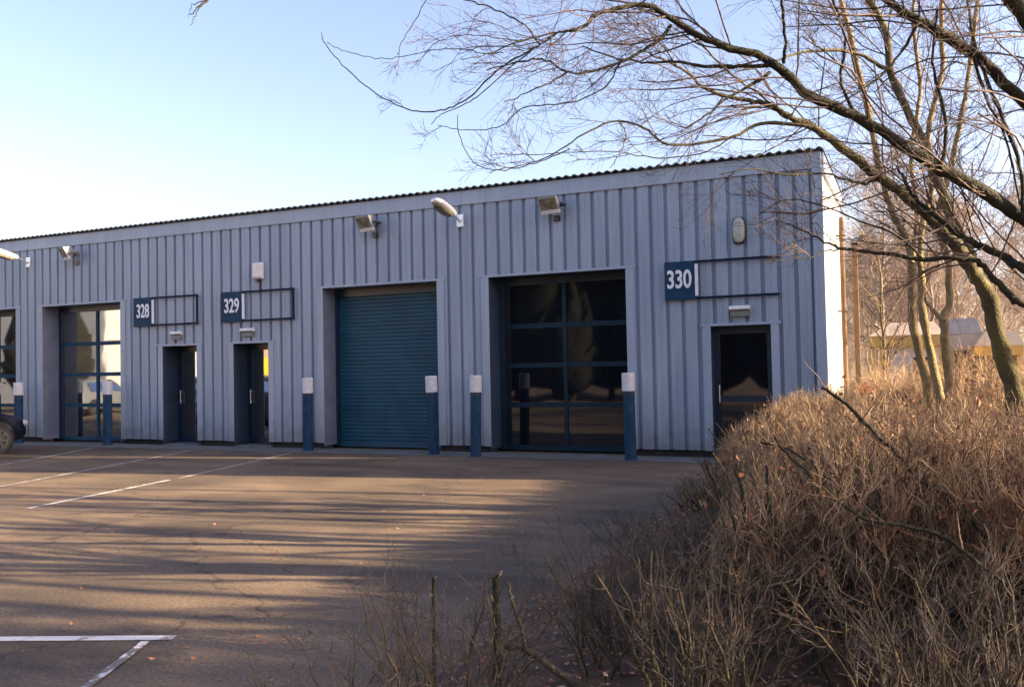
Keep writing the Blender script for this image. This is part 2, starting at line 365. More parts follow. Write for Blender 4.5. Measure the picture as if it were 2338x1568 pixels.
# roller shutter
a, b = -9.58, -6.95; y = RD-.05
mb = MB(); V = []; Fs = []; n = 0; z = .05; k = 0
while z < GT-.02:
    for q, dd in ((0, 0), (.018, -.012), (.055, -.014), (.072, 0)):
        V += [(a+.07, y+dd, z+q), (b-.07, y+dd, z+q)]; n += 1
    z += .078
for i in range(n-1): Fs.append((2*i, 2*i+1, 2*i+3, 2*i+2))
mb.add(V, Fs); sh = mb.build('roller_shutter', TEAL, B)
for q in (a, b-.075): mb = MB(); mb.box(q, q+.075, y-.06, y+.02, .01, GT); mb.build('guide_rail', DBLUE, sh)
mb = MB(); mb.box(a+.08, b-.08, y-.035, y-.016, .012, .10); mb.build('bottom_rail', TEAL, sh)
mb = MB(); mb.box(a+.08, b-.08, y-.055, y-.020, GT-.16, GT-.004); mb.build('shutter_hood', DBLUE, sh)
# personnel doors
for a, b, t in ops:
    if t < 3:
        d = (RD if a < -2 else .32)-.06
        mb = MB(); mb.box(a, a+.055, d-.02, d+.05, .02, t); mb.box(b-.055, b, d-.02, d+.05, .02, t); mb.box(a+.055, b-.055, d-.02, d+.05, t-.06, t)
        o = mb.build('entrance_door', DBLUE, B)
        mb = MB(); mb.box(a+.057, a+.10, d, d+.045, .03, t-.062); mb.box(b-.10, b-.057, d, d+.045, .03, t-.062)
        mb.box(a+.10, b-.10, d, d+.045, .03, .16); mb.box(a+.10, b-.10, d, d+.045, t-.13, t-.062)
        if a > -2: mb.box(a+.10, b-.10, d, d+.045, .92, 1.02)
        lf = mb.build('door_leaf', DBLUE, o)
        p = MB(); p.box(a+.095, b-.095, d+.02, d+.028, .15, t-.125); p.build('pane', GLASS if a < -2 else GLASSD, o)
        h = MB(); h.cyl((a+.08, d-.03, 0), .012, .9, 1.2, 10); h.box(a+.07, a+.09, d-.03, d, .93, .95); h.box(a+.07, a+.09, d-.03, d, 1.15, 1.17); h.build('door_handle', ALU, o)
        s = MB(); s.box(a, b, .0, d, .002, .03); s.build('door_step', CONC, o)
# number signs
def text_mesh(s, x0, x1, z0, z1, y, name, m_, parent):
    cu = bpy.data.curves.new('number_curve', 'FONT'); cu.body = s; cu.size = 1; cu.extrude = .01; cu.offset = .022; cu.space_character = .98
    t = bpy.data.objects.new('tmp', cu); COL.objects.link(t); bpy.context.view_layer.update()
    dg = bpy.context.evaluated_depsgraph_get(); me = bpy.data.meshes.new_from_object(t.evaluated_get(dg)); bpy.data.objects.remove(t)
    co = np.array([v.co[:] for v in me.vertices]); mn, mx = co.min(0), co.max(0)
    for v in me.vertices:
        c = v.co.copy(); v.co = (x0+(c.x-mn[0])/(mx[0]-mn[0])*(x1-x0), y-(c.z+.01)*.3, z0+(c.y-mn[1])/(mx[1]-mn[1])*(z1-z0))
    me.materials.clear(); me.materials.append(m_); o = bpy.data.objects.new(name, me); COL.objects.link(o); o.parent = parent; return o
def sign(num, x0, x1, xr, label, end=True, tx=None):
    z0, z1 = 2.65, 3.30; y0 = -.075
    r = thing('unit_sign', label, 'sign', (x0, 0, z0), group=None)
    L = lambda v: v-x0
    mb = MB(); mb.box(0, x1-x0, y0, y0+.03, 0, z1-z0); mb.build('number_panel', SIGNB, r, bevel=.004)
    a0 = .035*(x1-x0)/.55; wdt = (x1-x0)
    text_mesh(num, wdt*tx[0], wdt*tx[1], (z1-z0)*.30, (z1-z0)*.78, y0-.004, 'number', SIGNW, r)
    mb = MB(); mb.box(wdt+.005, wdt+.055, y0-.004, y0+.02, .06, z1-z0-.06); mb.build('divider_bar', SIGNW, r)
    mb = MB(); e = xr-x0
    mb.box(wdt+.001, e, y0, y0+.03, .0, .04); mb.box(wdt+.001, e, y0, y0+.03, z1-z0-.04, z1-z0)
    if end: mb.box(e-.04, e-.0005, y0-.001, y0+.031, .041, z1-z0-.041)
    for q in (.15, e*.5, e-.1): mb.box(q-.02, q+.02, y0+.031, -.002, .005, .03); mb.box(q-.02, q+.02, y0+.031, -.002, z1-z0-.03, z1-z0-.005)
    mb.build('sign_frame', NAVY, r)
sign('328', -14.70, -14.15, -12.82, 'blue framed unit sign numbered 328, leftmost of the three number signs', tx=(.20, .88))
sign('329', -12.17, -11.60, -10.25, 'blue framed unit sign numbered 329, middle of the three number signs', tx=(.18, .88))
sign('330', -2.53, -2.02, -.66, 'large blue unit sign numbered 330 above the right hand door', end=False, tx=(.09, .90))

# ------------------------------------------------------------------ lamps and boxes on the wall
def bulged(cx, cy, cz, rx, ry, rz, nu=20, nv=12, e=.75):
    """superellipsoid"""
    V = []; Fs = []
    sp = lambda v, p: math.copysign(abs(v)**p, v)
    for i in range(nv+1):
        f = -math.pi/2+math.pi*i/nv
        for j in range(nu):
            t = 2*math.pi*j/nu
            V.append((cx+rx*sp(math.cos(f), e)*sp(math.cos(t), e), cy+ry*sp(math.cos(f), e)*sp(math.sin(t), e), cz+rz*sp(math.sin(f), e)))
    for i in range(nv):
        for j in range(nu): Fs.append((i*nu+j, i*nu+(j+1) % nu, (i+1)*nu+(j+1) % nu, (i+1)*nu+j))
    return V, Fs
def lantern(x, z, label):
    r = thing('wall_lantern', label, 'lamp', (x, 0, z), group='long lanterns along the wall top')
    mb = MB(); mb.box(-.07, .07, -.03, -.002, -.12, .12); mb.build('wall_plate', ALU, r, bevel=.005)
    mb = MB(); T = Matrix.Rotation(math.radians(-8), 4, 'X')
    R = []
    for i in range(9):
        a = i/8; yy = -.03-.32*a; zz = -.02+.10*math.sin(a*1.5)
        R.append([(.024*math.cos(t), yy, zz+.024*math.sin(t)) for t in [2*math.pi*j/12 for j in range(12)]])
    mb.rings(R); mb.build('arm', ALU, r, smooth=True)
    V, Fs = bulged(0, 0, 0, .13, .40, .075, e=.7); T = Matrix.Translation((0, -.66, .13)) @ Matrix.Rotation(math.radians(-12), 4, 'X')
    mb = MB(); mb.add([tuple(T @ Vector((p[0], p[1], p[2]+.012))) for p in V], Fs); mb.build('lantern_hood', ALU, r, smooth=True)
    V, Fs = bulged(0, -.03, 0, .108, .31, .075, e=.75)
    mb = MB(); mb.add([tuple(T @ Vector((p[0], p[1], p[2]-.035))) for p in V], Fs); mb.build('diffuser', LAMPG, r, smooth=True)
lantern(-6.42, 4.36, 'white lantern on a short arm between the roller shutter and the glazed door')
lantern(-18.2, 4.36, 'white lantern at the left edge above the first glazed door')
def flood(x, z, rz, label, w=.36):
    r = thing('floodlight', label, 'lamp', (x, 0, z), rz, group='square floodlights on the wall top')
    T = Matrix.Translation((0, -.27, .02)) @ Matrix.Rotation(math.radians(30), 4, 'X')
    mb = MB(); R = []
    for yy, s in ((.15, .45), (.12, .62), (-.02, .93), (-.05, 1.0)):
        hx, hz = w/2*s, .15*s
        R.append([tuple(T @ Vector(p)) for p in ((-hx, yy, -hz), (hx, yy, -hz), (hx, yy, hz), (-hx, yy, hz))])
    mb.rings(R); mb.build('lamp_housing', GREYM, r, bevel=.006)
    mb = MB(); h = w/2
    mb.box(-h-.012, h+.012, -.075, -.051, -.162, -.095, T); mb.build('glass_rim', WHITE, r); mb = MB(); mb.box(-h-.012, h+.012, -.075, -.051, .12, .145, T)
    mb.box(-h-.012, -h+.022, -.075, -.051, -.104, .119, T); mb.box(h-.022, h+.012, -.075, -.051, -.094, .119, T); mb.build('lamp_visor', GREYM, r)
    mb = MB(); mb.box(-h+.023, h-.023, -.066, -.056, -.103, .118, T); mb.build('lamp_glass', LAMPG, r)
    mb = MB(); mb.box(-h-.05, -h-.035, -.30, -.10, -.02, .02); mb.box(h+.035, h+.05, -.30, -.10, -.02, .02); mb.box(-h-.05, h+.05, -.105, -.085, -.02, .02); mb.box(-.03, .03, -.086, -.003, -.03, .03); mb.build('bracket', BLACK, r)
    mb = MB(); mb.box(-.05, .05, -.07, -.003, -.26, -.16); mb.build('junction_box', BLACK, r)
flood(-8.28, 4.44, math.radians(-14), 'square floodlight above the blue roller shutter')
flood(-4.46, 4.44, math.radians(-10), 'square floodlight above the dark glazed door, rightmost of the floodlights')
flood(-16.5, 4.44, math.radians(-22), 'square floodlight above the glazed door on the left, leftmost of the floodlights')
r = thing('bulkhead_light', 'oval pale bulkhead light high above the number 330 sign', 'lamp', (-1.28, 0, 3.75))
V, Fs = bulged(0, -.07, 0, .095, .06, .21, e=.7); mb = MB(); mb.add(V, Fs); mb.build('lamp_lens', mat('aged lens', (.42, .43, .38), .35, col2=(.30, .31, .26), scale=14), r, smooth=True)
mb = MB(); V, Fs = bulged(0, -.03, 0, .11, .03, .225, e=.5); mb.add(V, Fs); mb.build('lamp_base', BLACK, r, smooth=True)
r = thing('alarm_box', 'small white alarm box on the wall above the number 329 sign', 'alarm box', (-11.19, 0, 3.72))
mb = MB(); mb.rings([[(-.13, -.004, -.19), (.13, -.004, -.19), (.13, -.004, .16), (-.13, -.004, .16)], [(-.13, -.06, -.19), (.13, -.06, -.19), (.13, -.06, .16), (-.13, -.06, .16)], [(-.11, -.10, -.15), (.11, -.10, -.15), (.11, -.10, .14), (-.11, -.10, .14)]]); mb.build('alarm_cover', WHITE, r, bevel=.008)
mb = MB(); mb.box(-.035, .035, -.085, -.02, -.25, -.192); mb.build('strobe', BLACK, r)
mb = MB(); mb.box(.02, .04, -.03, -.004, -.43, -.251); mb.build('conduit', BLACK, r)
for x, u, w in ((-13.45, 'left of the two small doors, under the 328 sign', .30), (-11.48, 'middle door, under the 329 sign', .34), (-1.30, 'right hand door, under the 330 sign', .34)):
    r = thing('door_light', 'small white light above the '+u, 'lamp', (x, 0, 2.40), group=None)
    mb = MB(); mb.rings([[(-w/2, -.003, .02), (w/2, -.003, .02), (w/2, -.003, .11), (-w/2, -.003, .11)], [(-w/2, -.11, .05), (w/2, -.11, .05), (w/2, -.09, .11), (-w/2, -.09, .11)]]); mb.build('lamp_cover', WHITE, r, bevel=.008)
    mb = MB(); mb.box(-w/2+.02, w/2-.02, -.07, -.003, -.065, .018); mb.build('lamp_base', mat('grey base', (.16, .17, .17), .5) if u[0] != 'r' else mat('green grey base', (.16, .18, .14), .5), r)
# downpipe on the end wall and a timber post
mb = MB()
for zz in (.1,): mb.cyl((.12, 4.9, 0), .05, .05, 4.6, 14)
for zz in (1, 2.6, 4.2): mb.box(.0, .19, 4.84, 4.96, zz, zz+.03)
mb.build('downpipe', TIMBER, B, smooth=False)
mb = MB(); mb.box(-.06, .06, -.06, .06, 0, 4.35)
p = thing('timber_post', 'tall brown timber post standing at the rear corner of the end wall', 'post', (.30, 7.9, 0))
mb.build('post_shaft', TIMBER, p, bevel=.01)
mb = MB(); mb.box(-.09, .09, -.09, .09, 4.352, 4.42); mb.build('post_cap', BARK, p, bevel=.01)

# ------------------------------------------------------------------ bollards
bol = thing('bollard', '', 'bollard', (0, 0, 0), group='blue bollards guarding the garage doors')
mb = MB(); mb.cyl((0, 0, 0), .095, 0, 1.19, 28, prof=[(0, .115), (.012, .115), (.02, .097), (1.16, .095), (1.2, .095)]); o = mb.build('post', SCUFF, bol)
mb = MB(); mb.cyl((0, 0, 0), .105, 1.10, 1.4, 28, prof=[(1.14, .107), (1.146, .110), (1.425, .110), (1.44, .104), (1.443, .09)]); mb.build('cap_sleeve', SLEEVE, bol)
mb = MB(); mb.cyl((0, 0, 0), .098, .0, .1, 28, prof=[(1.08, .0985), (1.12, .0985)]); mb.build('reflective_band', DBLUE, bol)
spots = [(-3.04, -.62, 'blue bollard with white top right of the dark glazed door, nearest of the row'),
         (-5.87, -.66, 'blue bollard with white top at the left side of the dark glazed door'),
         (-6.80, -.50, 'blue bollard with white top at the right side of the roller shutter'),
         (-9.66, -.45, 'blue bollard with white top at the left side of the roller shutter'),
         (-15.20, -.35, 'blue bollard with white top right of the second glazed door'),
         (-18.10, -.35, 'blue bollard with white top beside the nose of the dark car'),
         (-19.05, -.25, 'blue bollard with white top cut by the left edge of the photo')]
for i, (x, y, lb) in enumerate(spots):
    o = bol if i == 0 else copy_tree(bol)
    o.location = (x, y, 0); o['label'] = lb; o.rotation_euler = (math.radians([0, .6, -.9, .5, 0, .4, 0][i]), math.radians([-.6, .8, -1.0, -.7, .2, .5, 0][i]), i*.7)

# ------------------------------------------------------------------ car, nose towards the unit
CARP = mat('near black car paint', (.006, .007, .014), .18, spec=.8)
TYRE = mat('tyre rubber', (.015, .015, .016), .8); RIM = mat('alloy', (.12, .125, .135), .4, metal=.6)
CARG = glass_mat('car glass', .05)
def car(loc, rz, label, paint, name='parked_car', cat='car', group=None):
    r = thing(name, label, cat, loc, rz, group)
    # side profile stations: y, half width, sill z, waist z, roof z, roof half width
    st = [(2.02, .55, .32, .60, .62, .45), (1.95, .76, .22, .66, .70, .62), (1.55, .83, .18, .80, .84, .68), (1.0, .85, .18, .88, .93, .70), (.78, .85, .18, .90, .98, .69), (.15, .85, .18, .92, 1.38, .58),
          (-.5, .85, .18, .93, 1.44, .58), (-1.2, .85, .18, .95, 1.41, .57), (-1.62, .84, .2, .96, 1.28, .55), (-1.92, .80, .25, .92, 1.0, .62), (-2.0, .70, .32, .62, .66, .52)]
    mb = MB(); R = []
    for y, hw, zs, zw, zr, rw in st:
        R.append([(-hw*.92, y, zs), (-hw, y, zs+.12), (-hw, y, (zs+zw)/2+.06), (-hw*.97, y, zw), (-rw, y, zr-.02), (-rw*.6, y, zr), (rw*.6, y, zr), (rw, y, zr-.02), (hw*.97, y, zw), (hw, y, (zs+zw)/2+.06), (hw, y, zs+.12), (hw*.92, y, zs)])
    mb.rings(R); b = mb.build('body', paint, r, smooth=True)
    s = b.modifiers.new('sub', 'SUBSURF'); s.levels = s.render_levels = 2
    # windows standing just proud of the cabin sides
    for sx in (-1, 1):
        mb = MB(); mb.add([(sx*.838, .55, .96), (sx*.838, -1.45, .99), (sx*.62, -1.3, 1.31), (sx*.615, .05, 1.32)], [(0, 1, 2, 3)] if sx > 0 else [(3, 2, 1, 0)]); mb.build('side_window', CARG, r)
        mb = MB(); V, Fs = bulged(sx*.93, .62, .98, .09, .06, .06); mb.add(V, Fs); mb.build('wing_mirror', paint, r, smooth=True)
        mb = MB(); V, Fs = bulged(sx*.60, 1.90, .60, .16, .10, .075); mb.add(V, Fs); mb.build('headlight', mat('headlight', (.35, .36, .38), .1, spec=1), r, smooth=True)
        mb = MB(); V, Fs = bulged(sx*.66, -1.92, .82, .10, .06, .13); mb.add(V, Fs); mb.build('tail_light', mat('tail light', (.25, .01, .01), .2), r, smooth=True)
        for y in (1.22, -1.28):
            mb = MB(); mb.cyl((0, y, .31), .31, 0, 0, 32, 'x', prof=[(sx*.66, .26), (sx*.67, .305), (sx*.84, .305), (sx*.865, .27), (sx*.86, .20)]); w = mb.build('wheel', TYRE, r)
            mb = MB()
            mb.cyl((0, y, .31), .2, 0, 0, 28, 'x', prof=[(sx*.855, .205), (sx*.872, .20), (sx*.872, .18), (sx*.855, .175)], cap=False)
            for k in range(7):
                T = Matrix.Translation((sx*.868, y, .31)) @ Matrix.Rotation(2*math.pi*k/7, 4, 'X'); mb.box(-.006, .006, -.02, .02, .03, .18, T)
            mb.cyl((0, y, .31), .2, 0, 0, 16, 'x', prof=[(sx*.86, .045), (sx*.885, .04)])
            mb.build('rim', RIM, w)
            mb = MB(); mb.cyl((0, y, .33), .35, 0, 0, 28, 'x', prof=[(sx*.60, .345), (sx*.853, .345)]); mb.build('wheel_arch', BLACK, r)
    mb = MB(); mb.add([(-.70, .72, 1.0), (.70, .72, 1.0), (.55, .2, 1.375), (-.55, .2, 1.375)], [(0, 1, 2, 3)]); mb.build('windscreen', CARG, r)
    mb = MB(); mb.box(-.26, .26, 2.0, 2.03, .36, .47); mb.build('number_plate', WHITE, r)
    return r
car((-16.58, -3.78, 0), 0, 'dark car parked nose towards the unit at the left edge of the photo', CARP)

# ------------------------------------------------------------------ what the door glass mirrors: the far side of the yard
cream = mat('cream wall', (.42, .43, .45), .8, col2=(.50, .51, .53), scale=1)
brickp = mat('pinkish brick', (.34, .24, .19), .9, col2=(.42, .31, .25), scale=2)
w = thing('opposite_unit', 'cream walled unit across the yard, mirrored in the glazed garage door', 'building', (-36, -17.2, 0))
mb = MB(); mb.box(-14, 0, -9.5, .4, 0, 7.2); mb.build('wall', cream, w)
mb = MB(); mb.box(-14.2, .2, -9.7, .6, 7.201, 7.5); mb.build('roof', ROOFM, w)
mb = MB(); mb.box(.005, .05, -7.2, -7.05, 0, 7.1); mb.box(.005, .05, -3.2, -3.1, 0, 7.1); mb.box(.005, .06, -9.5, .4, 3.2, 3.35); mb.build('wall_trim', TIMBER, w)
w = thing('brick_unit', 'pinkish brick unit across the yard, mirrored in the door glass under the 329 sign', 'building', (-36, -27.5, 0))
mb = MB(); mb.box(-14, 1, -36, 0.3, 0, 7.8); mb.build('wall', brickp, w)
mb = MB(); mb.box(-14.2, 1.2, -26.2, .5, 7.801, 8.1); mb.build('roof', ROOFM, w)
van = thing('parked_van', 'yellow van across the yard, mirrored in the door glass under the 329 sign', 'van', (-31.0, -22.0, 0), math.radians(-12))
yel = mat('yellow van paint', (.80, .50, .02), .3)
mb = MB(); R = []
for y, z0, z1, hw in ((-2.6, .3, 2.2, .95), (-2.5, .25, 2.35, 1.0), (1.2, .25, 2.4, 1.0), (1.75, .25, 2.1, .97), (2.3, .3, 1.25, .95), (2.75, .35, 1.05, .85)):
    R.append([(-hw, y, z0), (-hw, y, (z0+z1)/2), (-hw*.93, y, z1), (hw*.93, y, z1), (hw, y, (z0+z1)/2), (hw, y, z0)])
mb.rings(R); mb.build('body', yel, van, bevel=.08)
for sx in (-1, 1):
    for y in (1.9, -1.7):
        mb = MB(); mb.cyl((0, y, .34), .34, 0, 0, 24, 'x', prof=[(sx*.78, .34), (sx*1.01, .34), (sx*1.03, .22)]); mb.build('wheel', TYRE, van)
    mb = MB(); mb.box(min(sx*.985, sx*1.004), max(sx*.985, sx*1.004), .6, 1.5, 1.4, 1.95); mb.build('side_window', CARG, van)
for loc, rz, lb in (((-24.2, -15.4, 0), 2.3, 'dark car across the yard, mirrored in the door glass under the 329 sign'),
                    ((-27.2, -14.2, 0), 2.6, 'dark car across the yard, mirrored in the door glass under the 328 sign'),
                    ((-28.5, -9.8, 0), 2.9, 'grey car across the yard, mirrored low in the glazed garage door')):
    car(loc, rz, lb, CARP if 'dark' in lb else mat('grey car paint', (.16, .17, .18), .25), group='cars mirrored in the door glass')

# ------------------------------------------------------------------ branch growing (arrays of curves)
def tubes(mb, P, R, k=3):
    B_, n, _ = P.shape
    T = np.gradient(P, axis=1); T /= np.linalg.norm(T, axis=2, keepdims=True)+1e-9
    ref = np.zeros((B_, 1, 3)); ref[:, 0, 2] = 1; vert = np.abs(T[:, :1, 2]) > .9; ref[vert] = (1, 0, 0)
    U = np.cross(T, np.broadcast_to(ref, T.shape)); U /= np.linalg.norm(U, axis=2, keepdims=True)+1e-9
    Vv = np.cross(T, U)
    a = np.arange(k)*2*np.pi/k
    ring = P[:, :, None]+R[:, :, None, None]*(np.cos(a)[None, None, :, None]*U[:, :, None]+np.sin(a)[None, None, :, None]*Vv[:, :, None])
    V = ring.reshape(-1, 3)
    b = np.arange(B_)[:, None, None]*n*k+np.arange(n-1)[None, :, None]*k; j = np.arange(k)[None, None]; j2 = (j+1) % k
    Q = np.stack([b+j, b+j2, b+j2+k, b+j+k], -1).reshape(-1, 4)
    mb.addq(V, Q)
def nrm(v): return v/(np.linalg.norm(v, axis=-1, keepdims=True)+1e-9)
def sprout(P, R, cnt, length, ang, n=5, t0=.2, t1=1., wob=.15, bias=(0, 0, 0), rr=.55, rmin=.0012, taper=.35, g=rng, short=.5, plane=None):
    B_, m_, _ = P.shape; N = B_*cnt
    t = (t0+(t1-t0)*g.random(N)**.85)*(m_-1); pi = np.repeat(np.arange(B_), cnt)
    i0 = np.minimum(t.astype(int), m_-2); fr = (t-i0)[:, None]
    base = P[pi, i0]*(1-fr)+P[pi, i0+1]*fr; tan = nrm(P[pi, i0+1]-P[pi, i0])
    rad = (R[pi, i0]*(1-fr[:, 0])+R[pi, i0+1]*fr[:, 0])*rr
    rv = nrm(g.normal(size=(N, 3))); perp = nrm(np.cross(tan, rv))
    a = np.radians(ang)*(.6+.8*g.random(N))[:, None]
    d = nrm(tan*np.cos(a)+perp*np.sin(a))
    if plane is not None: d = nrm(d*np.asarray(plane))
    L_ = length*(.45+.9*g.random(N))*(1-short*(t/(m_-1)))
    step = (L_/(n-1))[:, None]; out = [base]; bias = np.asarray(bias, float); c = base
    for q in range(n-1):
        d = nrm(d+wob*g.normal(size=(N, 3))+bias/(n-1)); c = c+d*step; out.append(c)
    C = np.stack(out, 1); tt = np.linspace(0, 1, n)[None]
    Rr = np.maximum(rad, rmin)[:, None]*(1-(1-taper)*tt); return C, np.maximum(Rr, rmin*.75)
def spline(pts, rad, n):
    """smooth curve through the points, n samples, with a little natural wander"""
    pts = np.array(pts, float); rad = np.array(rad, float); m_ = len(pts)
    e = np.vstack([2*pts[0]-pts[1], pts, 2*pts[-1]-pts[-2]]); s = np.linspace(0, m_-1, n); i = np.minimum(s.astype(int), m_-2); f = (s-i)[:, None]
    p0, p1, p2, p3 = e[i], e[i+1], e[i+2], e[i+3]
    C = .5*((2*p1)+(-p0+p2)*f+(2*p0-5*p1+4*p2-p3)*f**2+(-p0+3*p1-3*p2+p3)*f**3)
    return C[None], (rad[i]*(1-f[:, 0])+rad[i+1]*f[:, 0])[None]
def limb(path, px0, px1, d0, d1, n=None, wander=.012):
    """path of photo positions, thickness px0 to px1 there, depth d0 to d1"""
    m_ = len(path); ds = [d0+(d1-d0)*i/(m_-1) for i in range(m_)]
    g = np.random.default_rng(int(path[0][0]*7+path[-1][1]*3+m_) % 100000)
    pts = [at(x, y, d) for (x, y), d in zip(path, ds)]; rad = [(px0+(px1-px0)*(i/(m_-1))**.85)*(.90 if px0 > 11 else 1)/2*d/F for i, d in enumerate(ds)]
    P, R = spline(pts, rad, n or m_*5); P = P+wander*g.normal(size=P.shape)*.35
    R = R*(1+.07*g.normal(size=R.shape)); return P, R

def finish_tree(name, label, limbs, wood, twigs, base, tmat, wmat=None, group=None, k=8):
    o = thing(name, label, 'tree', base, group=group)
    mb = MB()
    for P, R in limbs: tubes(mb, P-np.array(base), R, k)
    mb.build('trunk', wood, o, smooth=True)
    mb = MB()
    for P, R, kk in twigs: tubes(mb, P-np.array(base), R, kk)
    mb.build('crown', tmat, o, smooth=True)
    return o

def dress(limbs, tw, dens, L1, L2, L3, bias=(-.35, -.1, .1), t0=.15, rmin=.0016):
    """branches, twigs and twiglets along given limbs; dens per metre"""
    for P, R in limbs:
        ln = float(np.linalg.norm(np.diff(P[0], axis=0), axis=1).sum()); c = max(1, int(ln*dens))
        A, RA = sprout(P, R, c, L1, 48, 8, t0, 1, .13, bias, .38, rmin*1.9, .3)
        RA = np.minimum(RA, .0055)
        Bq, RB = sprout(A, RA, 6, L2, 42, 6, .12, 1, .14, (bias[0]*.6, bias[1]*.6, .15), .5, rmin*1.15)
        Cq, RC = sprout(Bq, RB, 4, L3, 40, 4, .15, 1, .14, (0, 0, .2), .6, rmin*.85)
        tw += [(A, RA, 5), (Bq, RB, 3), (Cq, RC, 3)]

# --- T2: big tree out of frame on the right whose limbs arch across the picture
D2 = 5.4
base2 = tuple(at(2900, 900, D2)); base2 = (base2[0], base2[1], 0.)
top2 = Vector(base2)
limbs = []
A_ = limb([(2900, 860), (2700, 700), (2500, 590), (2338, 500), (2250, 440), (2150, 385), (2060, 330), (1960, 270), (1850, 220), (1800, 175), (1740, 130), (1640, 100), (1560, 60), (1480, 13), (1440, 15), (1370, 30), (1320, 68), (1278, 73), (1232, 103)], 46, 4, D2, 5.0)
C_ = limb([(2860, 760), (2560, 420), (2338, 231), (2221, 123), (2098, 49), (2024, 0), (1950, -70), (1850, -160)], 40, 12, D2, 5.2)
E_ = limb([(2880, 900), (2500, 760), (2338, 693), (2308, 678), (2256, 621), (2214, 590), (2109, 592), (2025, 580), (1933, 569), (1890, 555), (1820, 520), (1770, 500)], 26, 2.5, D2, 5.6)
E2 = limb([(2880, 860), (2500, 690), (2338, 615), (2298, 590), (2235, 560), (2183, 530), (2120, 480), (2080, 440), (2050, 380)], 30, 7, D2, 6)
H_ = limb([(2750, 700), (2500, 380), (2440, 200), (2338, 40), (2270, -40), (2200, -120)], 50, 30, D2, 5.0)
trunk2 = spline([tuple(base2), tuple(Vector(base2)+Vector((-.02, .03, .7))), tuple(at(2890, 860, D2)), tuple(at(2870, 700, D2)), tuple(at(2830, 450, D2))], [.17, .14, .12, .10, .06], 20)
limbs = [trunk2, A_, C_, E_, E2, H_]
sub = [
 ([(1768, 148), (1679, 153), (1610, 153), (1551, 143), (1482, 143), (1409, 133), (1330, 105)], 11, 3),
 ([(1532, 59), (1502, 94), (1463, 118), (1414, 143), (1354, 162), (1295, 165), (1246, 138), (1187, 140), (1110, 160)], 9, 3),
 ([(1295, 165), (1261, 187), (1212, 207), (1150, 235)], 5, 2),
 ([(1758, 167), (1660, 226), (1610, 266), (1566, 290)], 8, 3),
 ([(1788, 143), (1792, 98), (1785, 0), (1770, -80)], 8, 6),
 ([(1232, 103), (1158, 145), (1107, 188), (1061, 230), (1010, 252), (971, 256), (912, 243), (834, 196), (779, 145), (740, 98), (734, 77)], 4.5, 1.8),
 ([(1232, 103), (1170, 150), (1110, 205), (1060, 240), (1005, 262), (985, 285)], 3.6, 1.6),
 ([(1232, 103), (1205, 64), (1166, 38), (1107, 13), (1060, 0), (1010, -20)], 4.5, 2.6),
 ([(1320, 66), (1278, 73), (1178, 98), (1123, 120), (1053, 137)], 4.5, 1.8),
 ([(1200, 93), (1150, 90), (1100, 82), (1040, 82), (990, 100), (970, 122)], 3, 1.6),
 ([(1150, 120), (1107, 124), (1061, 113), (998, 113), (931, 128), (873, 134), (795, 120), (748, 98)], 2.8, 1.6),
 ([(980, -25), (975, 0), (924, 85), (908, 124)], 3, 1.6),
 ([(1414, 143), (1380, 200), (1300, 235), (1200, 245), (1140, 290), (1060, 296), (1000, 287)], 4, 1.6),
 ([(1045, 262), (1050, 316), (1088, 376), (1147, 388), (1225, 372), (1300, 340)], 1.8, 2.6),
 ([(2098, 49), (2050, 130), (1990, 190), (1900, 250)], 8, 3),
 ([(2338, 500), (2330, 380), (2280, 250), (2230, 120), (2210, 0)], 12, 7),
 ([(2150, 385), (2160, 280), (2130, 150), (2140, 20)], 9, 5),
 ([(1960, 270), (1920, 190), (1930, 90), (1900, 0)], 8, 5),
 ([(2221, 123), (2250, 220), (2300, 330), (2330, 480)], 8, 4),
 ([(1933, 569), (1890, 572), (1850, 588), (1800, 592), (1740, 600)], 4, 2),
 ([(2109, 592), (2050, 540), (1950, 500), (1880, 470), (1800, 455), (1730, 490)], 6, 2)]
for pth, a, b in sub: limbs.append(limb(pth, a, b, 5.25, 5.0+.5*(pth[-1][0] % 3)/3, wander=.008))
over = limb([(2830, 450), (2400, -350), (1700, -500), (1100, -350), (700, -160), (520, -60), (471, 0), (455, 17), (435, 32)], 30, 2.0, D2, 5.0); limbs.append(over)
limbs.append(limb([(462, 8), (448, 30), (437, 55)], 2.2, 1.5, 5, 5)); limbs.append(limb([(471, 0), (440, 12), (430, 40)], 2.2, 1.5, 5, 5))
tw = []
dress([A_], tw, 6.5, 1.2, .55, .28, bias=(-.55, -.1, .05), t0=.12)
dress([C_, E2, H_], tw, 6.8, 1.0, .5, .26, bias=(-.4, 0, .1), t0=.2)
dress([E_], tw, 2.6, .7, .4, .22, bias=(-.5, 0, .25), t0=.25)
dress(limbs[6:11], tw, 4.6, .60, .34, .18, bias=(-.5, 0, .05))
dress(limbs[11:20], tw, 1.1, .34, .2, .1, bias=(-.5, 0, .0), rmin=.0013)
dress(limbs[20:25], tw, 4.5, .7, .38, .2, bias=(-.3, 0, .1))
dress(limbs[25:27], tw, 3.6, .5, .3, .16, bias=(-.4, 0, .3))
finish_tree('bare_tree', 'bare winter tree whose dark mossy limbs arch across the sky from the right edge', limbs, BARK, tw, base2, TWIG)

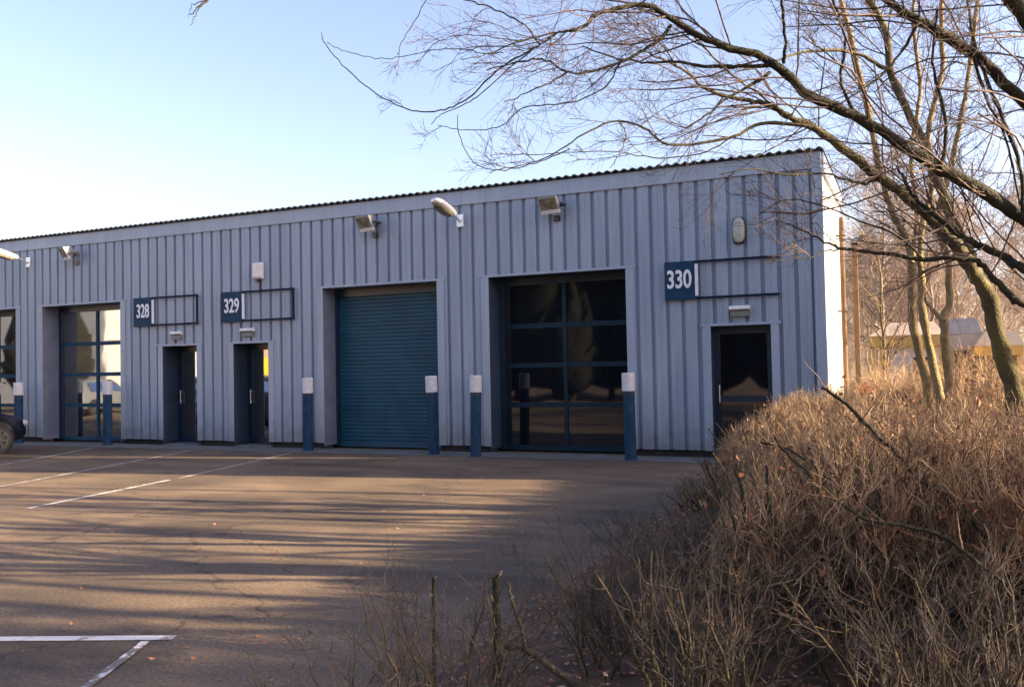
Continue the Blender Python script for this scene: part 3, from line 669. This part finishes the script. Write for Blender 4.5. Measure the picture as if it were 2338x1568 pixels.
# --- T1: leaning tree at the right edge
b1 = at(2350, 1080, 6.6); base1 = (b1.x, b1.y, 0.)
T1 = limb([(2352, 1130), (2330, 1000), (2308, 865), (2275, 763), (2259, 682), (2222, 620), (2181, 559), (2136, 510), (2075, 453), (2010, 408), (1945, 355), (1857, 290), (1817, 276), (1768, 246), (1719, 231), (1630, 212), (1560, 160), (1480, 120)], 54, 4, 6.6, 6.0)
T1a = limb([(2259, 690), (2222, 610), (2211, 567), (2172, 493), (2142, 409), (2113, 335), (2073, 256), (2034, 163), (2024, 74), (1985, 0), (1950, -110)], 30, 15, 6.6, 7.2)
T1b = limb([(1857, 290), (1743, 281), (1679, 310), (1610, 325), (1522, 330), (1482, 300), (1414, 276), (1335, 305), (1261, 354), (1187, 379), (1120, 390)], 9, 1.8, 6.1, 6.0, wander=.008)
T1c = limb([(1414, 276), (1428, 305), (1418, 345), (1394, 384)], 3, 1.5, 6, 6)
T1d = limb([(2034, 163), (1960, 125), (1870, 115), (1768, 140), (1680, 165)], 10, 3, 7, 6.6)
T1e = limb([(2010, 408), (1960, 420), (1880, 395), (1800, 400), (1720, 385), (1640, 400)], 7, 2, 6.3, 6.2)
T1f = limb([(1802, 266), (1729, 212), (1660, 163), (1596, 98), (1552, 59)], 5, 5, 6.1, 6.0)
T1g = limb([(1679, 310), (1600, 350), (1500, 360), (1380, 345), (1250, 352), (1130, 352)], 3.5, 1.5, 6, 6)
low1 = spline([base1, tuple(T1[0][0, 0])], [.13, .105], 6)
limbs = [low1, T1, T1a, T1b, T1c, T1d, T1e, T1f, T1g]; tw = []
dress([T1], tw, 6.5, 1.1, .5, .26, bias=(-.5, 0, .05), t0=.3)
dress([T1a], tw, 7, 1.1, .5, .26, bias=(-.35, 0, .3), t0=.1)
dress([T1b, T1d, T1e, T1f], tw, 3.4, .65, .36, .18, bias=(-.5, 0, .0)); dress([T1g], tw, 1.5, .4, .2, .1)
finish_tree('bare_tree', 'leaning bare tree with a forked mossy trunk rising from the hedge at the right edge', limbs, BARK3, tw, base1, TWIG, k=10)

# --- slender trees in the hedge
def slender(paths, label, d, dens=3.6):
    x, y = paths[0][0][0]; b = at(x, y+60, d); base = (b.x, b.y, 0.); L_ = []; tw = []
    for pth, a, c in paths: L_.append(limb(pth, a, c, d, d+.4))
    L_.insert(0, spline([base, tuple(L_[0][0][0, 0])], [L_[0][1][0, 0]*1.2, L_[0][1][0, 0]], 5))
    dress(L_[1:], tw, dens, .95, .5, .25, bias=(-.25, 0, .3), t0=.4)
    finish_tree('slender_tree', label, L_, BARK2, tw, base, TWIG, group='slender trees in the hedge')
slender([([(2122, 930), (2117, 875), (2088, 758), (2082, 674), (2082, 590), (2066, 540), (2035, 478), (2014, 410), (1992, 300), (1965, 180), (1935, 60), (1905, -60)], 24, 12),
         ([(2082, 600), (2095, 480), (2080, 360), (2100, 200), (2085, 60), (2090, -60)], 13, 8)], 'slender bare tree with a tan trunk, leftmost of the three in the hedge', 8.0)
slender([([(2150, 930), (2139, 875), (2111, 737), (2103, 690), (2106, 650), (2100, 600), (2104, 520), (2128, 420), (2120, 300), (2150, 160), (2150, 0), (2160, -80)], 22, 10)],
        'slender bare tree with a kinked yellow lit trunk, middle of the three in the hedge', 7.6)
slender([([(2172, 930), (2166, 875), (2157, 758), (2155, 726), (2168, 686), (2163, 590), (2140, 500), (2170, 380), (2200, 240), (2220, 100), (2240, -60)], 24, 10),
         ([(2155, 735), (2128, 705), (2106, 680), (2096, 640)], 12, 8)], 'slender forked bare tree, rightmost of the three in the hedge', 8.4)

# --- generic bare trees (mesh shared by copies)
def generic(name, h, r, seed, tmat, wood, spread=1., rmin=.0022, fine=5):
    g = np.random.default_rng(seed); n = 14; z = np.linspace(0, h*.95, n)
    pts = np.stack([np.cumsum(g.normal(size=n))*.05*h/10, np.cumsum(g.normal(size=n))*.05*h/10, z], 1); pts[:2, :2] = 0
    P = pts[None]; R = (r*(1-.85*(z/z[-1])**.9))[None]; R[0, 0] *= 1.35
    o = thing(name, '', 'tree'); mb = MB(); few = fine == 0; fine = max(fine, 1)
    A, RA = sprout(P, R, 8 if few else 17, h*.48*spread, 42, 9, .16, 1, .10, (0, 0, .55), .6, .012, .25, g=g)
    tubes(mb, P, R, 9); tubes(mb, A, RA, 6); mb.build('trunk', wood, o, smooth=True)
    mb = MB(); Bq, RB = sprout(A, RA, 3 if few else 9, h*.19*spread, 42, 7, .15, 1, .13, (0, 0, .35), .5, rmin*2.2, .3, g=g)
    Cq, RC = sprout(Bq, RB, 2 if few else 6, h*.085, 40, 5, .15, 1, .14, (0, 0, .2), .55, rmin*1.3, g=g)
    Dq, RD_ = sprout(Cq, RC, fine, h*.045, 40, 4, .15, 1, .14, (0, 0, .15), .6, rmin, g=g)
    for a, b, k in ((Bq, RB, 4), (Cq, RC, 3), (Dq, RD_, 3)): tubes(mb, a, b, k)
    mb.build('crown', tmat, o, smooth=True); return o
GA = generic('bare_tree', 9.0, .12, 3, TWIG, BARK, 1.0, .0022, 4)
GC = generic('bare_tree', 8.5, .13, 15, TWIG, BARK, .7, .003, 0)
GB = generic('bare_tree', 7.5, .09, 5, TWIG, BARK2, .9, .0022, 4)
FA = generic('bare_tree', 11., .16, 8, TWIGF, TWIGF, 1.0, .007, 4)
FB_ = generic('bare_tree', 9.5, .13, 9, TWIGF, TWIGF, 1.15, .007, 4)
# beyond the hedge (visible) and in the belt out of frame on the right that throws the long shadows
near = [(1.0, 16.5, .8, 1), (5.6, 13, .95, 0), (5.2, 6.0, .95, 1), (7.0, -8.5, .9, 2), (9.6, -7.6, 1.0, 2), (12.4, -8.2, 1., 2), (16.5, -7.0, 1.1, 2), (13.2, -4.9, 1.1, 2), (18.5, -5.2, 1.1, 2), (3.4, -7.5, .85, 2), (3.7, -4.7, .95, 2), (8.5, -8.6, .8, 2), (6.2, -3.9, .9, 2), (5.6, -5.9, 1.0, 2), (7.8, -4.4, 1.05, 2), (10.6, -6.0, .95, 2), (9.8, -2.3, 1.0, 2), (14.8, -3.6, 1.0, 2)]
names_near = ['bare tree close behind the hedge just right of the building corner', 'bare tree behind the hedge, its trunk hidden by the three slender trees']
first = {0: True, 1: True, 2: True}
def place(o_src, used, loc, s, rz, label, group):
    o = o_src if used else copy_tree(o_src)
    o.location = loc; o.scale = (s, s, s*1.0); o.rotation_euler = (rnd.uniform(-.04, .04), rnd.uniform(-.04, .04), rz); o['label'] = label; o['group'] = group; return o
for i, (x, y, s, k) in enumerate(near):
    src = (GA, GB, GC)[k]
    vis = x < CX+(y-CY)*.139+.8
    lab = 'bare winter tree in the dense stand close behind the hedge' if vis else 'bare tree out of frame on the right throwing long shadows over the yard'
    place(src, first[k], (x, y, 0), s, i*1.7, lab, 'trees close behind the hedge' if vis else 'trees right of the frame'); first[k] = False
first = {0: True, 1: True}
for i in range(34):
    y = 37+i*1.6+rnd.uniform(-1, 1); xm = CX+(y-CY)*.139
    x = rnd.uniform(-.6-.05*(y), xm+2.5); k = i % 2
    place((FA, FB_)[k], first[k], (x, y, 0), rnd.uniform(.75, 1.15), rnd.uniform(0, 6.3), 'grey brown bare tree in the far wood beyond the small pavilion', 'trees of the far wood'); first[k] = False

# --- evergreens behind the photographer, mirrored in the dark door
def leafy(h, seed, m_, low=0):
    g = np.random.default_rng(seed); o = thing('evergreen_tree', '', 'tree')
    mb = MB(); z = np.linspace(0, h, 8); tubes(mb, np.stack([z*0, z*0, z], 1)[None], (.16*(1-.9*z/h))[None], 8); mb.build('trunk', BARK, o)
    N = 30000; zz = g.random(N)**.8; cl = g.random((60, 3)); c = cl[g.integers(0, 60, N)]
    ang = c[:, 0]*6.283; rad = (1-c[:, 2]**1.3)*h*.26*(.5+.5*c[:, 1]); C = np.stack([rad*np.cos(ang), rad*np.sin(ang), .12*h+c[:, 2]*h*.86], 1) if not low else np.stack([np.sqrt(c[:, 1])*2.6*np.cos(ang), np.sqrt(c[:, 1])*2.6*np.sin(ang), low+c[:, 2]*(h-low)], 1)+g.normal(size=(N, 3))*h*.045
    a = nrm(g.normal(size=(N, 3))); b = nrm(np.cross(a, g.normal(size=(N, 3)))); s = .055
    V = np.stack([C-a*s, C+b*s*.5, C+a*s, C-b*s*.5], 1).reshape(-1, 3); mb = MB(); mb.addq(V, np.arange(N*4).reshape(-1, 4))
    if low: mb.build('crown', m_, o); return o
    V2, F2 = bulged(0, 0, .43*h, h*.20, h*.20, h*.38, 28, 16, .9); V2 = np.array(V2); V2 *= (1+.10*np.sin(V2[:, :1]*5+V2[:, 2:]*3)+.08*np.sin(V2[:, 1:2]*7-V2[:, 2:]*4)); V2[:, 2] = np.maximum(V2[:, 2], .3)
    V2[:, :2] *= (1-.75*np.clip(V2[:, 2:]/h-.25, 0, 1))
    mb.build('crown', m_, o); mb = MB(); mb.addq(V2, np.array(F2)); mb.build('sky_block_core', INNER, o); return o
INNER = mat('dark sky block core', (.007, .008, .004), .95, col2=(.014, .014, .006), scale=2)  # for a solid core added inside the crowns to block sky, coloured dark
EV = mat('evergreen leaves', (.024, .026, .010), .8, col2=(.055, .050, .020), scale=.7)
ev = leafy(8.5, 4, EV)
hi = leafy(15.5, 6, EV, 9.6); hi.location = (14, 2.5, 0); tag(hi, 'unseen high crowned leafy tree right of the frame, added to shade the dark car', 'tree')  # added unseen tree, crown raised to shade the car but spare the end wall
for x, y in ((9.0, -9.8), (11.6, -9.75), (9.6, -12.6)):  # added unseen crowns, raised so their shade lands on the yard, not the hedge
    o = copy_tree(hi); o.location = (x, y, 0); o.scale = (.60, .60, .425); o.rotation_euler = (0, 0, x)
    o['label'] = 'unseen small round crowned leafy tree right of the frame, added to shade the lower left of the yard'; o['group'] = 'added round shade trees right of the frame'
LV = 'dark leafy tree across the yard, seen only as a reflection in the door glass'
for i, (x, y, sc_) in enumerate([(-8.2, -21, .95), (-10.6, -22.5, 1.05), (-12.9, -21.2, 1.), (-15.2, -22.6, 1.1), (-17.6, -21.5, .9), (-5.6, -22., 1.0), (-3.0, -21.4, .9), (-9.4, -25, 1.2), (-14, -25, 1.2), (-6.6, -25, 1.15), (-11.6, -20, .7), (-33, -11.2, .85), (-36.5, -8.8, .9), (-40, -6, 1.)]):
    o = ev if i == 0 else copy_tree(ev); o.location = (x, y, 0); o.scale = (sc_*1.25, sc_*1.25, sc_); o.rotation_euler = (0, 0, i*2.1)
    o['label'] = LV; o['group'] = 'trees mirrored in the door glass'
for x, y, a_, sc_ in ((4.4, -.02, .50, .85), (6.3, -.15, .52, 1.2), (8.6, .15, .60, 1.7), (12, .5, .72, 2.1)):
    o = copy_tree(ev); o.location = (x, y, 0); o.scale = (a_, a_, sc_); o.rotation_euler = (0, 0, x)
    o['label'] = 'narrow leafy tree right of the frame, throwing broad shade on the yard'; o['group'] = 'leafy trees right of the frame'

# ------------------------------------------------------------------ hedge
def hh(x, y):
    """height of the clipped hedge over the bed"""
    f = np.clip((y+10.2)/7.2, 0, 1)                       # 0 near, 1 far
    edge = .80-.172*(y+14.42)+.05*np.sin(y*3.3)
    t = np.clip((x-edge)/(.75+.55*f), 0, 1)
    top = 1.26-.07*np.sin(x*2.1+y)
    low = .70-.22*f
    return np.where(x < edge, 0, low+(top-low)*np.sin(t*np.pi/2)**.8)
hd = thing('clipped_hedge', 'wide clipped leafless hedge of tan twigs in front of the building corner', 'hedge', (0, 0, 0))
N = 1700
hx = rng.uniform(-1.3, 3.4, N*2); hy = rng.uniform(-10.2, -2.6, N*2); top = hh(hx, hy); ok = top > .2; hx, hy, top = hx[ok][:N], hy[ok][:N], top[ok][:N]; N = len(hx)
n = 8; tt = np.linspace(0, 1, n)[None, :, None]
lean = rng.normal(size=(N, 1, 2))*.20; wobb = np.cumsum(rng.normal(size=(N, n, 2))*.022, 1)
P = np.concatenate([np.stack([hx, hy], 1)[:, None]+lean*tt+wobb*tt, (top*rng.uniform(.72, .96, N))[:, None, None]*tt], 2)
r0_ = rng.uniform(.004, .010, N)*np.where(rng.random(N) < .12, 2.1, 1); R = r0_[:, None]*(1-.65*tt[:, :, 0])
mb = MB(); tubes(mb, P, R, 5); 
ri = rng.choice(N, 60, replace=False); tubes(mb, P[ri]+.02, R[ri]*2.0, 6)
mb.build('stems', HSTEM, hd, smooth=True)
mb = MB()
A, RA = sprout(P, R, 9, .40, 42, 7, .30, 1, .12, (0, 0, .5), .5, .0024, .4)
Bq, RB = sprout(A, RA, 6, .17, 38, 4, .25, 1, .12, (0, 0, .4), .6, .0015, .5)
def clip(P_, R_):
    lim = hh(P_[:, -1, 0], P_[:, -1, 1])+rng.normal(size=len(P_))*.035+.03; k = (P_[:, -1, 2] < lim) & (lim > .2); return P_[k], R_[k]
for a, b, k in ((*clip(A, RA), 4), (*clip(Bq, RB), 3)): tubes(mb, a, b, k)
Cq, RC = sprout(*clip(Bq, RB), 1, .12, 38, 3, .3, 1, .1, (0, 0, .5), .7, .0016, .6); tubes(mb, Cq, RC, 3)
tw_o = mb.build('twigs', HTWIG, hd); tw_o['kind'] = 'stuff'
mb = MB(); D1, RD1 = sprout(P, R, 9, .34, 50, 6, .15, 1, .22, (0, 0, .3), .5, .0026, .4); D2_, RD2 = sprout(*clip(D1, RD1), 3, .15, 44, 4, .25, 1, .22, (0, 0, .3), .6, .0016, .5)
for a, b, k in ((*clip(D1, RD1), 4), (*clip(D2_, RD2), 3)): tubes(mb, a, b, k)
tw_o = mb.build('dark_twigs', DTWIG, hd); tw_o['kind'] = 'stuff'
def leaves(N, C, s0, s1, name, m_, parent, g=rng, flat=False):
    a = g.normal(size=(N, 3))
    if flat: a[:, 2] *= .25
    a = nrm(a); b = nrm(np.cross(a, g.normal(size=(N, 3)) if not flat else np.stack([g.normal(size=N)*.4, g.normal(size=N)*.4, np.ones(N)], 1))); s = g.uniform(s0, s1, N)[:, None]
    c = nrm(np.cross(a, b))*s*.35
    V = np.stack([C-a*s, C+b*s*.55+c, C+a*s, C-b*s*.55+c], 1).reshape(-1, 3); mb = MB(); mb.addq(V, np.arange(N*4).reshape(-1, 4)); o = mb.build(name, m_, parent); o['kind'] = 'stuff'; return o
N = 16000; i = rng.integers(0, len(Bq), N); lx = Bq[i, 2]+rng.normal(size=(N, 3))*.02; w_ = rng.random(N) < np.clip((lx[:, 0]+.5)/3.0, .04, .8); lx = lx[w_]
leaves(len(lx), lx, .010, .024, 'withered_leaves', LEAF, hd)

# leaf litter on the bed
N = 26000; lx = np.stack([rng.uniform(-1.3, 4.2, N), rng.uniform(-13.5, 1, N), rng.uniform(.04, .11, N)], 1)
tag(leaves(N, lx, .008, .024, 'leaf_litter', LEAF, None, flat=True), kind='stuff')
N = 1800; lx = np.stack([rng.uniform(-.8, 4.2, N), rng.uniform(-13.2, -7, N), rng.uniform(.07, .14, N)], 1)
tag(leaves(N, lx, .010, .024, 'leaf_litter', LEAFP, None, flat=True), kind='stuff')

N = 380; dx = rng.exponential(1.3, N); lx = np.stack([-1.3-dx, rng.uniform(-12.5, -2, N), rng.uniform(.008, .02, N)], 1)
tag(leaves(N, lx, .010, .022, 'fallen_leaves', LEAF, None, flat=True), kind='stuff')
# ------------------------------------------------------------------ foreground shrubs: sparse tangles in front of the hedge
def shrub(cx, cy, nst, hmin, hmax, spread, label, seed, rr=(.006, .014), tw_n=7, group='sparse shrubs in front of the hedge', tl=.30, m1=HSTEM, m2=HTWIG):
    g = np.random.default_rng(seed); o = thing('shrub', label, 'shrub', (cx, cy, 0), group=group)
    n = 9; tt = np.linspace(0, 1, n)[None, :, None]; a = g.uniform(0, 6.283, nst); q = g.random(nst)**.6
    b = np.stack([np.cos(a)*q*spread*.6, np.sin(a)*q*spread], 1)[:, None]
    lean = b*.55+g.normal(size=(nst, 1, 2))*.13; wob = np.cumsum(g.normal(size=(nst, n, 2))*.018, 1)
    P = np.concatenate([b+lean*tt**1.3+wob*tt, g.uniform(hmin, hmax, nst)[:, None, None]*tt], 2); R = g.uniform(*rr, nst)[:, None]*(1-.7*tt[:, :, 0])
    mb = MB(); tubes(mb, P, R, 6); mb.build('stems', m1, o, smooth=True)
    A, RA = sprout(P, R, tw_n, tl, 45, 6, .3, 1, .15, (0, 0, .4), .5, .0016, .5, g=g); Bq, RB = sprout(A, RA, 4, tl*.45, 40, 4, .2, 1, .15, (0, 0, .3), .6, .0011, g=g)
    mb = MB(); tubes(mb, A, RA, 4); tubes(mb, Bq, RB, 3); mb.build('twigs', m2, o); return o
shrub(-.42, -8.3, 80, .25, .58, .65, 'low dense dark shrub at the foot of the hedge, left of its near end', 21, (.004, .009), tl=.2, m2=GTWIG)
shrub(-.45, -10.0, 58, .3, .70, .48, 'tangled shrub of thin grey stems at the bottom of the photo right of centre', 23, (.004, .011), m2=GTWIG, tl=.30, tw_n=6)
shrub(1.0, -10.75, 46, .45, .85, .45, 'dense brown stemmed shrub at the bottom right', 29, (.004, .013), m2=GTWIG, tl=.26, tw_n=7)
shrub(.10, -10.7, 48, .45, .85, .36, 'thicket of mossy upright stems at the bottom, below the hedge', 24, (.005, .015), m2=GTWIG, tl=.26, tw_n=6)
shrub(-.95, -11.0, 40, .3, .66, .42, 'sparse sprigs at the bottom of the photo around two upright stakes', 26, (.003, .008), m2=GTWIG, tl=.30, tw_n=6)
shrub(-1.30, -11.55, 26, .2, .46, .36, 'few low sprigs at the left end of the foreground tangle', 28, (.003, .006), m2=GTWIG, tl=.24, tw_n=5)
shrub(-1.0, -5.3, 34, .2, .40, .4, 'low twiggy shrub at the hedge foot near the building end', 27, tl=.15)
# the two uprights and the broken branch at the bottom centre
def stake(path, px, d, label):
    P = [at(x, y, d) for x, y in path]; g0 = Vector((P[0].x, P[0].y, 0)); o = thing('stake', label, 'stake', tuple(g0)); mb = MB()
    pts = [Vector((0, 0, 0))]+[p-g0 for p in P]; a, b = spline([tuple(p) for p in pts], [px*1.05/2*d/F]+[px/2*d/F]*len(P), 18); b = b*(1+.06*rng.normal(size=b.shape)); tubes(mb, a, b, 8)
    mb.build('shaft', BARK, o, smooth=True)
    mb = MB(); c, rc = sprout(a, b, 4, .12, 50, 6, .5, 1, .2, (0, 0, .3), .3, .0018); tubes(mb, c, rc, 4); mb.build('side_twigs', HTWIG, o)
stake([(992, 1560), (990, 1440), (990, 1318)], 9, 4.0, 'thin upright dark stake at the bottom, left of the thicker one')
stake([(1136, 1560), (1134, 1440), (1133, 1315)], 20, 3.9, 'thick upright mossy stake at the bottom centre')
o = thing('fallen_branch', 'brown crooked broken branch leaning by the thick stake', 'branch', tuple(Vector((*at(1330, 1600, 3.7)[:2], 0)))); bb = np.array(o.location)
mb = MB(); 
for pth, a, c, d in (([(1420, 1640), (1330, 1568), (1270, 1530), (1200, 1480), (1150, 1475)], 26, 16, 3.7), ([(1200, 1480), (1190, 1430), (1170, 1370), (1160, 1330)], 12, 7, 3.75), ([(1345, 1580), (1310, 1480), (1270, 1420), (1225, 1360)], 11, 5, 3.9), ([(1480, 1640), (1400, 1510), (1330, 1430), (1280, 1340), (1240, 1260)], 8, 3, 4.1), ([(905, 1590), (868, 1520), (820, 1470), (775, 1425)], 4, 3, 3.7)):
    P_, R_ = limb(pth, a, c, d, d+.15); mb = MB(); tubes(mb, P_-bb, R_, 7); mb.build('limb', HSTEM, o, smooth=True)
# larger branches lying through the hedge
for j, (pth, a, c, d) in enumerate([([(2330, 1290), (2200, 1180), (2100, 1090), (2010, 1000), (1930, 920), (1880, 885)], 19, 7, 4.0), ([(2400, 1420), (2240, 1290), (2130, 1215), (1980, 1185), (1900, 1130), (1800, 1040), (1770, 1000)], 15, 6, 3.6),
                                    ([(2180, 1400), (2130, 1300), (2040, 1200), (1930, 1120), (1810, 1030), (1740, 1010)], 14, 6, 3.9), ([(2090, 1230), (2110, 1110), (2130, 1050), (2140, 990)], 16, 10, 4.3),
                                    ([(1990, 1568), (1960, 1400), (1955, 1250), (1950, 1130), (1960, 1040)], 14, 6, 3.9), ([(1900, 1568), (1830, 1400), (1790, 1290), (1760, 1160), (1750, 1060)], 15, 6, 3.9), ([(1730, 1600), (1735, 1450), (1710, 1300), (1700, 1160), (1680, 1060)], 20, 8, 4.0),
                                    ([(1850, 1568), (1850, 1450), (1700, 1260), (1660, 1130)], 13, 5, 4.1)]):
    P_, R_ = limb(pth, a, c, d, d+.35); bb = np.array([P_[0, 0, 0], P_[0, 0, 1], 0.]); mb = MB(); tubes(mb, P_-bb, R_, 7)
    lb = ['thick dark branch slanting through the upper hedge', 'long thin dark branch lying low across the hedge', 'dark branch slanting through the middle of the hedge', 'short dark upright branch in the hedge below the slender trees', 'dark upright stem standing in the middle of the hedge', 'mossy stem rising from the bottom of the hedge and leaning left', 'thick mossy upright stem at the left end of the hedge', 'bent mossy stem crossing at the left end of the hedge'][j]
    o = thing('loose_branch', lb, 'branch', tuple(bb), group='dark branches through the hedge'); mb.build('limb', BARK, o, smooth=True)
    mb = MB(); c_, rc_ = sprout(P_-bb, R_, 7, .35, 45, 6, .2, 1, .15, (0, 0, .2), .4, .002); tubes(mb, c_, rc_, 4); mb.build('side_twigs', HTWIG, o)
# scrub behind the hedge
def scrub(x0, x1, y0, y1, N, h, label, seed, name='scrub'):
    g = np.random.default_rng(seed); n = 6; tt = np.linspace(0, 1, n)[None, :, None]
    b = np.stack([g.uniform(x0, x1, N), g.uniform(y0, y1, N)], 1)[:, None]; P = np.concatenate([b+g.normal(size=(N, 1, 2))*.25*tt, (h*g.uniform(.5, 1.1, N))[:, None, None]*tt], 2)
    R = g.uniform(.004, .009, N)[:, None]*(1-.6*tt[:, :, 0]); mb = MB(); tubes(mb, P, R, 4)
    A, RA = sprout(P, R, 8, .45*h, 45, 5, .2, 1, .18, (0, 0, .3), .5, .003, g=g); Bq, RB = sprout(A, RA, 3, .2*h, 45, 4, .2, 1, .2, (0, 0, .2), .6, .0025, g=g); tubes(mb, A, RA, 3); tubes(mb, Bq, RB, 3)
    o = mb.build(name, HTWIG); o['kind'] = 'stuff'; 
scrub(1.0, 5.0, -3.5, 3, 260, 1.5, '', 31); scrub(.4, 7, 3, 16, 420, 1.3, '', 32); scrub(-2, 12, 36, 60, 500, 2.6, '', 33)

# ------------------------------------------------------------------ small buildings beyond the trees
YB = 27.; sy = YB-CY
def bx(px, py, y):
    d = (fw+rt*((px-W/2)/F)-up*((py-H/2)/F)); t = (y-CY)/d.y; return CAM+d*t
def pavilion(px0, px1, y, eave_py, fas_py, top_py, label, roofm, fasm, wallm, name, hip=.8, deep=4.):
    a = bx(px0, eave_py, y); b = bx(px1, eave_py, y); ze = a.z; zf = bx(px0, fas_py, y).z; zt = bx(px0, top_py, y).z; w_ = b.x-a.x
    o = thing(name, label, 'building', (a.x, y, 0)); mb = MB()
    mb.rings([[(-.15, -.15, ze), (w_+.15, -.15, ze), (w_+.15, deep, ze), (-.15, deep, ze)], [(hip, hip, zt), (w_-hip*.3, hip, zt), (w_-hip*.3, deep-hip, zt), (hip, deep-hip, zt)]]); mb.build('roof', roofm, o)
    mb = MB(); mb.box(-.1, w_+.1, -.1, deep-.05, zf, ze-.004); mb.build('fascia', fasm, o)
    mb = MB(); mb.box(w_*.22, w_-.1, .35, deep-.3, 0, zf-.003); mb.build('wall', wallm, o)
    mb = MB()
    for q in (0., w_*.11, w_-.12): mb.box(q, q+.12, 0, .12, 0, zf-.003)
    mb.build('post', fasm, o)
    mb = MB(); mb.box(w_*.6, w_*.85, .32, .349, .5, zf-.5); mb.build('window', GLASSD, o)
yf = mat('ochre fascia', (.50, .31, .07), .7, col2=(.58, .38, .11), scale=2); pr = mat('pale roof', (.36, .285, .215), .8, col2=(.44, .355, .28), scale=2)
pavilion(1990, 2150, YB, 768, 792, 737, 'small pavilion with pale hipped roof and ochre fascia beyond the trees', pr, yf, mat('pale wall', (.55, .50, .45), .8, col2=(.6, .55, .5)), 'pavilion')
pavilion(2162, 2235, YB+5, 764, 800, 728, 'pale grey shed with a white fascia right of the small pavilion', mat('grey roof', (.22, .215, .21), .8, col2=(.28, .27, .26)), mat('white fascia', (.34, .33, .32), .7), mat('dark wall', (.10, .09, .10), .8), 'shed', .2)
pavilion(2236, 2330, YB+3, 790, 812, 757, 'low brown hut at the right edge beyond the leaning tree', mat('tan roof', (.36, .30, .22), .8), yf, mat('brown wall', (.20, .09, .05), .9), 'hut', .3)
# orange barrier
a = bx(1952, 872, 2.0); o = thing('barrier', 'low orange red plastic barrier glimpsed over the hedge beside the end wall', 'barrier', (a.x, 2.0, 0)); 
mb = MB(); mb.box(0, .40, 0, .1, .55, 1.12); mb.build('panel', mat('orange plastic', (.50, .09, .03), .6, col2=(.6, .2, .1), scale=10), o, bevel=.02)
mb = MB(); mb.box(.03, .08, .02, .08, 0, .55); mb.box(.32, .37, .02, .08, 0, .55); mb.build('leg', BLACK, o)
